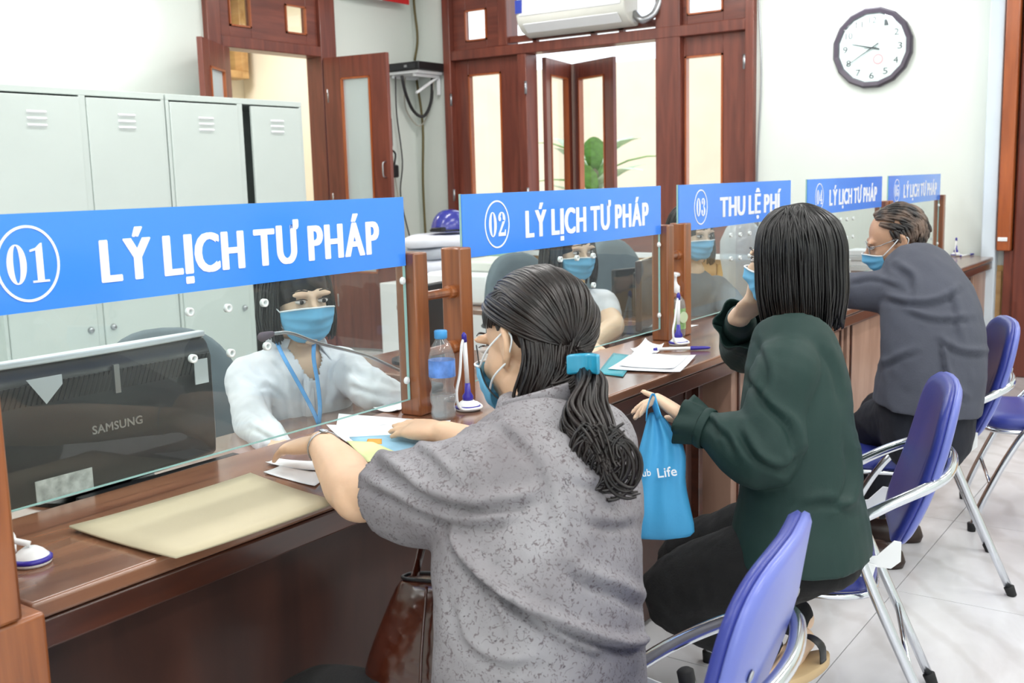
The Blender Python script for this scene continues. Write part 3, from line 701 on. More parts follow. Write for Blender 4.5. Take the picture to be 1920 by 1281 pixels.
G().tube([(6.9, 6.03, 1.47), (6.92, 6.03, 1.56), (6.87, 6.04, 1.6)], .008, 8, sub=4).build('plug_lead', M['black'], pa_, smooth=True)
# cable along the window frame's right side
cable([(XF-.01, 2.93, 3.2), (XF-.012, 2.95, 2.6), (XF-.012, 2.925, 2.0), (XF-.012, 2.95, 1.3), (XF-.012, 2.93, .75)], .006, M['steel'], 'thin pale cable clipped up the wall right of the window')
# red banner corner above the doorway
bn = thing('hanging_banner', 'red and white banner edge hanging from above right of the doorway', 'banner', (6.6, 6.0, 2.8))
G().box((6.35, 5.98, 2.795), (6.78, 5.99, 3.25)).build('white_strip', M['white'], bn)
G().box((6.78, 5.98, 2.80), (7.12, 5.99, 3.25)).build('red_strip', plain('red_cloth', (206, 28, 34), .7), bn)
# ================================================================== CHAIRS
M['blue'] = plain('blue_vinyl', (50, 60, 142), .34, var=.05, scale=5, bump=.05, bscale=180)
M['blueback'] = plain('blue_vinyl_shell_shine', (84, 98, 188), .30, var=.04, scale=4)
M['blueback'] = plain('blue_vinyl_shell_shine', (104, 115, 190), .30, var=.04, scale=4)  # shine on the back shell is put into this lighter blue
def chair(label, loc, rz):
    t = thing('folding_chair', label, 'chair', loc, rz, 'blue folding chairs along the counter')
    # seat
    def slab(z0, z1, k, dz=0):
        pts = []
        for a in range(40):
            an = 2*PI*a/40; ca, sa = math.cos(an), math.sin(an); e = .42
            pts.append((math.copysign(abs(ca)**e, ca)*.205*k, .03+math.copysign(abs(sa)**e, sa)*.195*k))
        return pts
    g = G(); R_ = []
    for z, k in ((.385, .94), (.388, .985), (.405, 1.0), (.422, .985), (.430, .94), (.434, .7), (.435, .3)): R_.append([(x, y, z) for x, y in slab(0, 0, k)])
    g.rings(R_); g.build('seat', M['blue'], t, smooth=True, local=True)
    pr = [(x, y, .378) for x, y in slab(0, 0, .985)]; pr.append(pr[0]); G().tube(pr, .009, 8, cap=False, ref=(0, 0, 1)).build('seat_rim', M['chrome'], t, smooth=True, local=True)
    # backrest pad: rounded, curved about the sitter, leaning back
    def back(z, x, d): # z up the back 0..1
        zz = .47+.375*z; return (x, -.205-.115*z+.55*x*x+d-.02*math.sin(PI*z), zz)
    def outline(n=44):
        out = []
        for a in range(n):
            an = 2*PI*a/n; ca, sa = math.cos(an), math.sin(an)
            x = math.copysign(abs(ca)**.55, ca)*.5; y = math.copysign(abs(sa)**.6, sa)*.5
            out.append((x*(.41+.035*y), .5+y))
        return out
    O = outline(); R_ = []
    for d, k in ((.022, .5), (.022, .86), (.016, .96), (.004, 1.0), (-.002, .985)): R_.append([back(.5+(zz-.5)*k, x*k, d) for x, zz in O])
    G().rings(R_).build('backrest', M['blue'], t, smooth=True, local=True)
    R_ = []
    for d, k in ((-.002, .98), (-.006, 1.0), (-.014, .985), (-.019, .93), (-.020, .5)): R_.append([back(.5+(zz-.5)*k, x*k, d) for x, zz in O])
    sh_ = G().rings(R_).build('back_shell', M['blueback'], t, smooth=True, local=True)
    for s in (-1, 1): G().lathe(back(.62, s*.145, -.019), [(.009, 0), (.008, .003), (.004, .004)], 14, (0, -1, -.3)).build('rivet', M['steel'], sh_, smooth=True, local=True)
    # hoop: front leg - side rail - hoop behind the back - side rail - front leg
    half = [(.205, .25, .012), (.208, .215, .12), (.212, .135, .30), (.215, .06, .42), (.222, -.06, .53), (.226, -.17, .60), (.205, -.262, .645), (.14, -.305, .66), (0, -.325, .665)]
    path = half+[(-x, y, z) for x, y, z in half[::-1][1:]]
    G().tube(path, .0125, 12, sub=6).build('hoop_frame', M['chrome'], t, smooth=True, local=True)
    for s in (-1, 1):
        lg = G().tube([(s*.213, -.115, .505), (s*.212, -.15, .40), (s*.20, -.325, .0)], .012, 12, sub=3).build('leg', M['chrome'], t, smooth=True, local=True)
        G().lathe((s*.20, -.325, 0), [(.014, 0), (.016, .03), (.014, .032)], 14, (0, .36, .93)).build('rubber_foot', M['rubber'], lg, smooth=True, local=True)
        G().lathe((s*.213, -.113, .507), [(.0145, -.035), (.0145, .006), (.009, .010)], 14, (0, .2, 1)).build('cap', M['rubber'], lg, smooth=True, local=True)
        G().lathe((s*.205, .25, 0), [(.014, 0), (.016, .03), (.014, .032)], 14).build('rubber_foot', M['rubber'], t, smooth=True, local=True)
        # flat slotted brackets
        g = G(); g.obox((s*.2145, -.055, .468), (0, .095, .022), (0, -.004, .017), (.0015, 0, 0)); br = g.build('bracket', M['white'], t, bevel=.001, local=True)
        G().obox((s*.2165, -.04, .473), (0, .04, .009), (0, -.001, .003), (.0008, 0, 0)).build('slot', M['rubber'], br, local=True)
        g = G(); g.prism([(0, 0), (-.05, .008), (-.085, .045), (-.10, .043), (-.10, -.002), (-.08, -.020), (-.01, -.016)], (s*.208, -.105, .475), (0, 1, 0), (0, 0, 1), (s*.003, 0, 0)); g.build('side_plate', M['white'], t, bevel=.001, local=True)
    G().tube([(-.206, -.233, .21), (.206, -.233, .21)], .007, 8).build('crossbar', M['chrome'], t, smooth=True, local=True)
    G().tube([(-.208, .19, .17), (.208, .19, .17)], .007, 8).build('crossbar', M['chrome'], t, smooth=True, local=True)
    return t
c0 = chair('blue padded folding chair of the woman in the grey speckled shirt, nearest', (1.27, .80, 0), math.radians(9))
c1 = dup(c0, 'blue padded folding chair under the woman in the green blouse', (2.42, .85, 0), math.radians(19))
c2 = dup(c0, 'blue padded folding chair under the man in the grey jacket', (3.52, .92, 0), math.radians(20))
c3 = dup(c0, 'blue folding chair cut off by the right edge of the picture', (4.28, .60, 0), math.radians(16))

# ================================================================== THINGS ON THE COUNTER
M['purple'] = plain('purple_plastic', (56, 46, 160), .3, var=.03)
def at_c(px, py, z=ZT): return pz(px, py, z)
def sheet(name, pts, mt, label, cat, z=ZT, th=.0012, parent=None, curl=0, group=None):
    """thin sheet of paper given by its plan corners (CCW or CW)"""
    P = [np.array((p[0], p[1])) for p in pts]; n = 8; rows = []
    for i in range(n+1):
        a = i/n; rows.append([])
        for j in range(n+1):
            b_ = j/n; q = (P[0]*(1-b_)+P[1]*b_)*(1-a)+(P[3]*(1-b_)+P[2]*b_)*a
            rows[-1].append((q[0], q[1], z+th+curl*((abs(a-.5)*2)**3*(abs(b_-.5)*2)**2)))
    o = G().grid(rows).build(name, mt, parent, smooth=True, solid=th)
    if label: tag(o, label, cat, group)
    return o
# manila envelope
M['manila'] = plain('manila_paper', (188, 178, 150), .75, var=.03, scale=5, bump=.03, bscale=200)
E4 = [pz(130, 990, .768), pz(330, 1050, .766), pz(632, 945, .766), pz(470, 890, .768)]
sheet('envelope', E4, M['manila'], 'large flat manila envelope on the counter left of the grey-shirted woman', 'envelope', ZT+.003, .004, curl=.003)
# documents in front of the woman in the grey shirt
M['bluepaper'] = plain('pale_blue_print', (150, 196, 222), .6, var=.1, scale=9); M['limepaper'] = plain('pale_yellow_paper', (222, 230, 168), .7, var=.02); M['orangeprint'] = plain('orange_print', (226, 160, 60), .6)
M['teal'] = plain('teal_plastic', (64, 160, 176), .35, var=.03)
def pl4(*q): return [pz(x, y, ZT+.003) for x, y in q]
sheet('paper', pl4((612, 800), (655, 835), (810, 838), (845, 792)), M['paper'], 'white form under the hands of the grey-shirted woman', 'paper', ZT+.002, curl=.004)
sheet('paper', pl4((635, 775), (630, 800), (840, 812), (838, 790)), M['paper'], 'white sheet lying along the foot of the glass beside the form', 'paper', ZT+.0005, curl=.0)
bl = sheet('leaflet', pl4((655, 822), (700, 862), (790, 848), (790, 815)), M['bluepaper'], 'pale blue printed leaflet lying on the white form', 'leaflet', ZT+.0045)
sheet('picture_patch', pl4((690, 826), (686, 834), (716, 836), (716, 826)), M['orangeprint'], None, None, ZT+.006, .0006, parent=bl)
sheet('leaflet', pl4((650, 832), (690, 872), (740, 852), (700, 834)), M['limepaper'], 'pale yellow slip tucked under the woman\'s sleeve', 'leaflet', ZT+.0075)
sheet('paper', pl4((516, 862), (498, 870), (590, 885), (600, 868)), M['paper'], 'white sheet below the left hand of the grey-shirted woman', 'paper', ZT+.003, curl=.003)
sheet('paper', pl4((530, 872), (494, 886), (590, 912), (615, 890)), M['paper'], 'white sheet touching the top of the manila envelope', 'paper', ZT+.001, curl=.002)
pb = [pY(705, 768, 1.70), pY(757, 742, 1.70)]
sheet('paper', [pz(700, 768, .765), pz(745, 772, .765), pz(770, 752, .765), pz(757, 740, .765)], M['paper'], 'white sheet behind the first glass screen beside the post', 'paper', ZT+.001, curl=.008)
# papers and folder at the second station
sheet('folder', pl4((1150, 662), (1120, 700), (1168, 706), (1195, 668)), M['teal'], 'teal plastic folder under the white forms at the second screen', 'folder', ZT+.0005, .002)
sheet('paper', pl4((1180, 668), (1140, 694), (1275, 700), (1305, 668)), M['paper'], 'white printed form on the teal folder', 'paper', ZT+.004, curl=.002)
sheet('paper', pl4((1190, 663), (1160, 690), (1262, 696), (1290, 672)), M['paper'], 'second white form lying on top of the teal folder', 'paper', ZT+.007, curl=.004)
sheet('paper', pl4((1210, 640), (1182, 660), (1226, 668), (1245, 650)), M['paper'], 'small white sheet behind the teal folder', 'paper', ZT+.002, curl=.012)
# pens
def pen(a, b, label, cap=M['purple']):
    a, b = np.array(a, float), np.array(b, float); d = nz(b-a); L = np.linalg.norm(b-a)
    t = thing('pen', label, 'pen', tuple(a))
    G().tube([a, a+d*L*.62], .0055, 10).build('barrel', M['white'], t, smooth=True)
    G().tube([a+d*L*.62, a+d*L*.64, a+d*L*.95, b], [.0055, .0068, .005, .002], 10).build('cap', cap, t, smooth=True)
    G().tube([a-d*.012, a], [.004, .0058], 10).build('plug', cap, t, smooth=True)
    return t
p0 = pz(1232, 655, ZT+.008); p1 = pz(1332, 652, ZT+.008)
pen(p0, p1, 'white pen with purple cap lying before the sanitizer bottle')
def pen_stand(base, label, h=.17, lean=(0, 0), pen_up=True, s=1.0):
    """suction-foot pen holder: domed white foot, purple collar, upright pen, curled cord"""
    b0 = np.array(base, float); t = thing('pen_stand', label, 'pen stand', tuple(b0))
    G().lathe(b0, [(.030*s, 0), (.032*s, .004), (.028*s, .012), (.020*s, .02), (.012*s, .025)], 28).build('foot', M['white'], t, smooth=True)
    G().lathe(b0+np.array((0, 0, .005)), [(.0325*s, .0), (.0328*s, .004), (.029*s, .007)], 28).build('foot_ring', M['purple'], t, smooth=True)
    if pen_up: G().lathe(b0+np.array((0, 0, .022)), [(.013, 0), (.014, .012), (.008, .022), (.0065, .045)], 18).build('collar', M['purple'], t, smooth=True)
    if pen_up:
        l = np.array((lean[0], lean[1], 1.0)); a = b0+np.array((0, 0, .06))
        G().tube([a, a+l*(h-.085)], .0058, 12).build('pen_barrel', M['white'], t, smooth=True)
        e = a+l*(h-.085); G().tube([e, e+l*.018, e+l*.024], [.0066, .0062, .002], 12).build('pen_cap', M['purple'], t, smooth=True)
        c = b0; G().tube([e+l*.01, e+np.array((-.012, .0, -.01)), c+np.array((-.034, -.004, h*.5)), c+np.array((-.052, -.006, .05)), c+np.array((-.045, -.012, .012)), c+np.array((-.01, -.036, .008)), c+np.array((.018, -.028, .008)), c+np.array((.02, -.01, .016))], .0036, 8, sub=6).build('cord', M['white'], t, smooth=True)
    return t
pen_stand(pz(878, 768, ZT+.001), 'white and purple pen stand beside the water bottle', .195, (-.06, 0))
pen_stand(pz(1272, 646, ZT+.001), 'white and purple pen stand in front of the sanitizer bottle', .175, (.01, 0))
pen_stand(pz(1792, 480, ZT+.001), 'small white and purple pen stand at the far counter end', .12, (0, 0))
pen(pz(1802, 480, ZT+.008), pz(1828, 476, ZT+.008), 'white pen with purple cap lying at the far counter end')
q = pz(60, 1056, ZT+.001); t = pen_stand(q, 'white domed pen stand with purple ring at the near left post', pen_up=False, s=.93)
G().tube([q+np.array((0, 0, .03)), q+np.array((-.03, .03, .045)), q+np.array((-.02, .065, .05)), q+np.array((.01, .07, .03)), q+np.array((0, .05, .008))], .005, 8, sub=6).build('cord', M['white'], t, smooth=True)
# water bottle
M['pet'] = clear('pet_plastic', (.93, .96, .98), 1.0, milk=.10); M['bluecap'] = plain('light_blue_cap', (72, 160, 226), .35, var=.02)
bb = pz(832, 785, ZT+.001); t = thing('water_bottle', 'clear water bottle with light blue cap beside the post', 'bottle', tuple(bb))
G().lathe(bb, [(.022, 0), (.029, .006), (.030, .02), (.027, .032), (.031, .042), (.031, .062), (.026, .078), (.029, .092), (.0315, .10), (.0315, .145), (.030, .155), (.022, .178), (.013, .192), (.012, .197)], 28, cap=False).build('body', M['pet'], t, smooth=True)
G().lathe(bb, [(.0135, .193), (.0155, .194), (.0155, .211), (.014, .213)], 28).build('cap', M['bluecap'], t, smooth=True)
G().lathe(bb, [(.0320, .103), (.0320, .143)], 28, cap=False).build('label', plain('bottle_label', (96, 140, 222), .3, var=.5, scale=26), t, smooth=True)
G().lathe(bb, [(.0202, .004), (.0282, .009), (.0290, .02), (.0262, .032), (.030, .042), (.030, .058)], 24).build('water', clear('water', (.9, .95, .97), 1.2, milk=.06), t, smooth=True)
G().tube([bb+np.array((.05, -.03, .006)), bb+np.array((.09, -.06, .006))], .004, 8).build('tie', M['white'], None) if False else None
# hand sanitizer pump bottle
sb_ = pz(1280, 634, ZT+.001)+np.array((.03, .045, 0)); t = thing('sanitizer_bottle', 'clear pump bottle of sanitizer with green lime label', 'bottle', tuple(sb_))
G().lathe(sb_, [(.034, 0), (.037, .006), (.038, .02), (.038, .105), (.034, .125), (.022, .142), (.015, .148), (.015, .153)], 30, cap=False).build('body', clear('clear_gel', (.86, .95, .88), 1.0, milk=.22), t, smooth=True)
lb_ = G().lathe(sb_, [(.0385, .028), (.0385, .10)], 30, cap=False).build('label', plain('lime_label', (150, 190, 130), .4, var=.5, scale=30), t, smooth=True)
g = G(); c = sb_+np.array((0, -.0395, .066)); 
G().lathe(c+np.array((-.012, 0.0, .004)), [(.020, 0), (.020, .0012)], 24, (-.35, -1, 0)).build('lime_slice', plain('lime_slice_print', (206, 226, 190), .4, var=.1), lb_)
G().lathe(sb_, [(.0165, .15), (.0185, .153), (.0185, .176), (.011, .184), (.0075, .195), (.0075, .207), (.010, .21), (.010, .214)], 24).build('pump', M['white'], t, smooth=True)
G().tube([sb_+np.array((-.012, .004, .214)), sb_+np.array((.0, .0, .217)), sb_+np.array((.034, -.008, .214)), sb_+np.array((.038, -.009, .208))], [.008, .009, .006, .005], 10).build('nozzle', M['white'], t, smooth=True)

# ================================================================== STAFF SIDE
# wide monitor behind the first screen, its back towards the public
M['monback'] = plain('gloss_black_shell', (12, 13, 17), .3, var=.1, coat=.12); M['label'] = plain('label_paper', (206, 210, 214), .6, var=.02)
yM = 1.80
mo = thing('monitor', 'black gloss monitor seen from behind under the first screen band', 'monitor', (1.05, 1.84, .725))
mx0, mx1 = .945, 1.462
g = G(); P = []
for k in range(13):
    x = mx0+(mx1-mx0)*k/12; u_ = (k/12-.5)*2; P.append((x, yM+.018*u_*u_))
R_ = []
for z, dy in ((.742, .02), (.755, .004), (.80, 0), (.965, 0), (.99, .010), (1.004, .022)):
    R_.append([(x, y+dy, z) for x, y in P]+[(x, yM+.052, z) for x, y in P[::-1]])
g.rings(R_); g.build('shell', M['monback'], mo, bevel=.004)
g = G(); g.rings([[(x, y+.016, z) for x, y in P]+[(x, yM+.054, z) for x, y in P[::-1]] for z in (1.005, 1.017)]); g.build('top_rim', M['white'], mo, bevel=.003)
for k in range(44):   # slotted air grille along the top
    x = mx0+.03+(mx1-mx0-.06)*k/43; G().obox((x, yM+.002, .955), (.0035, 0, .0), (0, .002, 0), (.008, 0, .019)).build('grille_slot', M['black'], mo)
G().obox((1.215, yM-.002, .957), (.006, 0, 0), (0, .003, 0), (0, 0, .028)).build('clasp', M['steel'], mo)
place_text(G(), 'SAMSUNG', (1.154, yM-.0005, .858), (1, 0, 0), (0, 0, 1), .112, .016, .03, .002).build('brand_lettering', M['steel'], mo)
G().obox((1.418, yM-.0005, .938), (.017, 0, 0), (0, .0012, 0), (0, 0, .026)).build('sticker', M['label'], mo)
G().obox((1.085, yM-.006, .775), (.058, 0, 0), (0, .001, 0), (0, 0, .022)).build('rating_label', plain('rating_label', (190, 192, 190), .6, var=.35, scale=60), mo)
G().prism([(-.07, .03), (.0, .03), (.0, .012), (-.035, -.02)], (1.10, yM-.003, .955), (1, 0, 0), (0, 0, 1), (0, -.001, 0)).build('note', M['label'], mo)
G().box((1.13, yM+.055, .735), (1.27, yM+.085, .98)).build('arm', M['black'], mo, bevel=.004)
G().lathe((1.2, yM+.1, .7255), [(.13, 0), (.13, .008), (.02, .02)], 32).build('base', M['black'], mo, smooth=False)
G().box((1.10, 1.765, .7255), (1.48, 1.79, .75)).build('cable_tray', M['black'], tag(mo), bevel=.003)
def back_monitor(label, x0, x1, y, z0, z1, rz=0, mt=None):
    t = thing('monitor', label, 'monitor', ((x0+x1)/2, y, .725)); w = (x1-x0)/2; c = (x0+x1)/2; d = np.array((math.cos(rz), math.sin(rz), 0)); n = np.array((-d[1], d[0], 0))
    G().obox((c, y, (z0+z1)/2), d*w, n*.012, (0, 0, (z1-z0)/2)).build('panel', mt or M['black'], t, bevel=.006)
    G().obox(np.array((c, y, (z0+z1)/2))+n*.02, d*w*.6, n*.016, (0, 0, (z1-z0)*.33)).build('back_hump', M['black'], t, bevel=.012)
    G().obox(np.array((c, y, (z0+.725)/2))+n*.02, d*.03, n*.01, (0, 0, (z0-.725)/2+.03)).build('neck', M['black'], t)
    G().lathe((c+n[0]*.02, y+n[1]*.02, .7255), [(.11, 0), (.11, .01), (.03, .016)], 28).build('base', M['black'], t)
    return t
back_monitor('black monitor seen through the gap between first and second screens', 2.56, 2.84, 2.24, .745, .985, .1)
back_monitor('dark monitor turned side-on behind the right end of the second screen', 3.47, 3.74, 1.90, .745, 1.01, .25, plain('brown_grey_gloss', (78, 66, 64), .15, var=.1, coat=.5))
G_ = back_monitor('black monitor behind the middle screen near the green-bloused woman', 3.92, 4.12, 2.2, .745, .93, -.3)
G_ = back_monitor('black monitor behind the fourth screen', 4.95, 5.35, 1.89, .80, 1.03, .1)
st = thing('standing_note', 'white sticky note and card on the dark side-on monitor', 'note', (3.1, 1.9, .8))
G().obox((3.54, 1.878, .965), (.022, .002, 0), (0, .0008, 0), (0, 0, .022)).build('note', M['label'], st)
G().obox((3.62, 1.898, .78), (.07, .006, 0), (0, .0008, 0), (0, 0, .04)).build('card', M['label'], st)
# goose-neck microphone
mi = thing('gooseneck_microphone', 'thin bent gooseneck microphone in front of the white-shirted clerk', 'microphone', (2.25, 1.98, .725))
a0 = pY(757, 697, 1.86); a1 = pY(690, 668, 1.84); a2 = pY(600, 644, 1.80); a3 = pY(545, 625, 1.78); a4 = pY(510, 626, 1.78); a5 = pY(492, 632, 1.78)
G().tube([(2.27, 1.93, .74), (2.26, 1.92, .80), a0, a1, a2, a3, a4], .0042, 8, sub=6).build('neck', M['steel'], mi, smooth=True)
G().tube([a4, a4*.5+a5*.5, a5], [.006, .009, .011], 12, round_end=True).build('capsule', plain('mic_foam', (104, 88, 100), .8), mi, smooth=True)
G().box((2.21, 1.88, .7255), (2.33, 1.98, .75)).build('base', M['black'], mi, bevel=.008)
# office chairs of the staff
M['mesh'] = plain('grey_chair_fabric', (92, 106, 114), .7, var=.08, scale=20)
def office_chair(label, loc, rz, bw=.46, bh=.52, z0=.50, arm=True, mt=None):
    t = thing('office_chair', label, 'office chair', loc, rz)
    R_ = []
    for d, k in ((.03, .8), (.03, .95), (.01, 1.0), (-.02, .97), (-.03, .8)):
        R_.append([])
        for a in range(36):
            an = 2*PI*a/36; ca, sa = math.cos(an), math.sin(an)
            x = math.copysign(abs(ca)**.75, ca)*bw/2*k; z = math.copysign(abs(sa)**.8, sa)*bh/2*k
            R_[-1].append((x*(1-.25*z/bh*2*.6), -.24+.5*x*x+d-.12*z, z0+bh/2+z))
    G().rings(R_).build('backrest', mt or M['mesh'], t, smooth=True, local=True)
    G().rings([[(x*.24, .02+y*.24, z) for x, y in [(math.copysign(abs(math.cos(2*PI*k/28))**.5, math.cos(2*PI*k/28)), math.copysign(abs(math.sin(2*PI*k/28))**.5, math.sin(2*PI*k/28))) for k in range(28)]] for z in (.42, .425, .47, .475)]).build('seat', mt or M['mesh'], t, smooth=True, local=True)
    G().cyl((0, 0, .12), (0, 0, .43), .025).build('column', M['black'], t, smooth=True, local=True)
    for k in range(5):
        a = 2*PI*k/5; l_ = G().tube([(0, 0, .12), (.28*math.cos(a), .28*math.sin(a), .07)], [.025, .014], 8).build('base_arm', M['black'], t, local=True)
        G().ell((.28*math.cos(a), .28*math.sin(a), .028), (.027, .027, .027), 12, 8).build('castor', M['black'], l_, smooth=True, local=True)
    if arm:
        for s in (-1, 1): G().tube([(s*.25, -.2, .62), (s*.27, -.1, .68), (s*.28, .08, .68), (s*.275, .17, .62), (s*.26, .12, .50), (s*.22, .05, .44)], [(.014, .02)]*6, 10, sub=5).build('armrest', M['black'], t, smooth=True, local=True)
    return t
office_chair('grey office chair behind the black gloss monitor', (1.88, 2.50, 0), math.radians(150), .46, .44, .46)
office_chair('black office chair with curved armrest under the white-shirted clerk', (2.02, 2.60, 0), math.radians(160), arm=False, bh=.3, z0=.5) if False else None
office_chair('grey office chair of the clerk behind the second screen', (4.28, 2.78, 0), math.radians(165), .46, .50, .46)
office_chair('grey office chair with rounded back behind the middle screen', (5.15, 2.72, 0), math.radians(170), .5, .52, .46)
# helmet on folded cloths on the white cabinet in the corner
wcab = thing('low_cabinet', 'low white cabinet in the far corner under the folded clothes', 'cabinet', (6.3, 5.1, 0))
G().box((5.9, 4.75, 0), (7.0, 5.35, .58)).build('body', M['white'], wcab, bevel=.005)
for xx in (5.92, 6.455): G().box((xx, 4.735, .03), (xx+.525, 4.752, .55)).build('door', M['white'], wcab, bevel=.003)
cl = plain('folded_grey_cloth', (176, 182, 192), .85, var=.08, scale=6, bump=.2, bscale=20); clw = plain('folded_white_cloth', (226, 230, 240), .85, var=.03, bump=.2, bscale=20)
for k, (w_, d_, z_, mt, lb2) in enumerate(((.34, .24, .582, cl, 'lowest'), (.35, .22, .668, clw, 'second lowest'), (.33, .23, .754, cl, 'second highest'), (.36, .22, .840, clw, 'topmost'))):
    g = G(); g.rings([[(6.30+w_*k2*math.copysign(abs(math.cos(a))**.6, math.cos(a))+.01*math.sin(5*a), 5.0+d_*k2*math.copysign(abs(math.sin(a))**.6, math.sin(a)), z_+dz+.008*math.sin(3*a+k)) for a in [2*PI*i/32 for i in range(32)]] for k2, dz in ((.9, 0), (1, .012), (1.02, .04), (1, .07), (.9, .084))])
    tag(g.build('folded_cloth', mt, None, smooth=True), lb2+' folded cloth of the pile under the blue helmet', 'cloth', 'folded clothes on the white cabinet')
hc = np.array((6.33, 5.0, .945)); t = thing('motorbike_helmet', 'glossy blue motorbike helmet on the pile of folded clothes', 'helmet', tuple(hc))
hb = plain('helmet_blue', (48, 54, 150), .25, var=.03, coat=.5)
R_ = []
for i in range(11):
    th = PI/2*i/10; z = .165*math.sin(th); r_ = math.cos(th)**.8
    R_.append([hc+np.array((.165*r_*math.cos(a)*(1.0), .135*r_*math.sin(a), z)) for a in [2*PI*k/32 for k in range(32)]])
G().rings(R_).build('shell', hb, t, smooth=True)
G().tube([hc+np.array((.168*math.cos(a), .138*math.sin(a), .012)) for a in [2*PI*k/32 for k in range(33)]], .007, 8, cap=False).build('rim', M['black'], t, smooth=True)
G().prism([(-.02, 0), (.10, 0), (.085, .03), (-.02, .035)], hc+np.array((-.2, -.06, .004)), (0, 1, 0), (0, 0, 1), (.05, 0, 0)).build('peak', M['black'], t, bevel=.006)
for a, z in ((-.9, .12), (-1.0, .05)): G().lathe(hc+np.array((.15*math.cos(a), .13*math.sin(a), z)), [(.018, 0), (.018, .004)], 16, (math.cos(a), math.sin(a), .4)).build('badge', M['ringw'], t)
gb = plain('mint_plastic', (178, 220, 198), .4, var=.06)
t = G(); c = np.array((6.84, 4.9, .582)); t.rings([[c+np.array((.12*k_*math.cos(a)+.01*math.sin(4*a), .12*k_*math.sin(a), z)) for a in [2*PI*i/24 for i in range(24)]] for k_, z in ((.9, 0), (1.05, .08), (1.0, .2), (.7, .32), (.25, .42), (.35, .46))])
tag(t.build('plastic_bag', gb, None, smooth=True), 'mint green plastic bag beside the folded clothes', 'bag')
# white printer on a side table behind screen two
pt = thing('printer', 'white printer on the side table behind the second screen', 'printer', (5.0, 3.7, .62))
G().box((4.75, 3.5, .62), (5.35, 3.95, .80)).build('body', M['white'], pt, bevel=.02); G().box((4.85, 3.52, .80), (5.25, 3.85, .86)).build('lid', M['offwhite'], pt, bevel=.015); G().box((4.82, 3.40, .68), (5.28, 3.52, .69)).build('paper_tray', M['offwhite'], pt, bevel=.003)
tb = thing('side_table', 'dark side table carrying the white printer', 'table', (5.05, 3.7, 0))
G().box((4.6, 3.35, .59), (5.7, 4.05, .618)).build('top', M['top'], tb, bevel=.004)
for x_, y_ in ((4.64, 3.39), (5.62, 3.39), (4.64, 3.97), (5.62, 3.97)): G().box((x_, y_, 0), (x_+.05, y_+.05, .59)).build('leg', M['front'], tb)
# crumpled clear bag behind the middle screen
t = G(); c = np.array((4.72, 1.98, .728)); 
t.rings([[c+np.array((.10*k_*math.cos(a)+.008*math.sin(5*a+z*30), .09*k_*math.sin(a)+.006*math.cos(7*a), z)) for a in [2*PI*i/30 for i in range(30)]] for k_, z in ((.9, 0), (1.0, .05), (.95, .12), (1.1, .2), (1.05, .28), (.8, .34), (.5, .37))])
tag(t.build('plastic_bag', clear('crumpled_plastic', (.8, .86, .92), 1.0, milk=.45, rough=.15), None, smooth=True), 'clear plastic bag of things behind the fourth screen', 'bag')
sheet('paper', [(3.45, 1.70, 0), (3.62, 1.69, 0), (3.60, 1.735, 0), (3.44, 1.735, 0)], M['paper'], 'white sheet standing by the foot of the middle screen', 'paper', ZT+.001)
for (x_, lb3) in ((5.62, 'stack of white files behind the fourth screen'), (6.45, 'stack of white files behind the farthest screen')):
    t = thing('file_stack', lb3, 'files', (x_, 2.0, .7265))
    for k in range(4): G().box((x_-.11+.01*(k % 2), 1.78, .7265+.031*k), (x_+.11, 2.01, .7265+.031*k+.029)).build('file', M['paper'] if k % 2 else M['label'], t, bevel=.003)
# ================================================================== PEOPLE: BUILDERS
def skin(name, rgb):
    m = plain(name, rgb, .5, var=.05, scale=14, bump=.04, bscale=160); b = m.node_tree.nodes['Principled BSDF']
    b.inputs['Subsurface Weight'].default_value = .12; b.inputs['Subsurface Radius'].default_value = (.02, .008, .005); b.inputs['Subsurface Scale'].default_value = .5
    return m
def hairmat(name, dark, light, rough=.34):
    m = plain(name, light, rough, var=.0, scale=40); nt = m.node_tree; b = nt.nodes['Principled BSDF']
    r = [n for n in nt.nodes if n.type == 'VALTORGB'][0]; r.color_ramp.elements[0].color = lin(dark); r.color_ramp.elements[1].color = lin(light)
    return m
SK = skin('skin_light', (222, 184, 152)); SK2 = skin('skin_fair', (228, 196, 168)); SK3 = skin('skin_tan', (196, 154, 126))
MASK = plain('mask_blue', (112, 186, 226), .7, var=.03, bump=.04, bscale=300); MASKIN = plain('mask_white', (232, 238, 242), .7)
EYEW = plain('eye_white', (214, 208, 204), .3); EYED = plain('eye_dark', (34, 24, 22), .15)

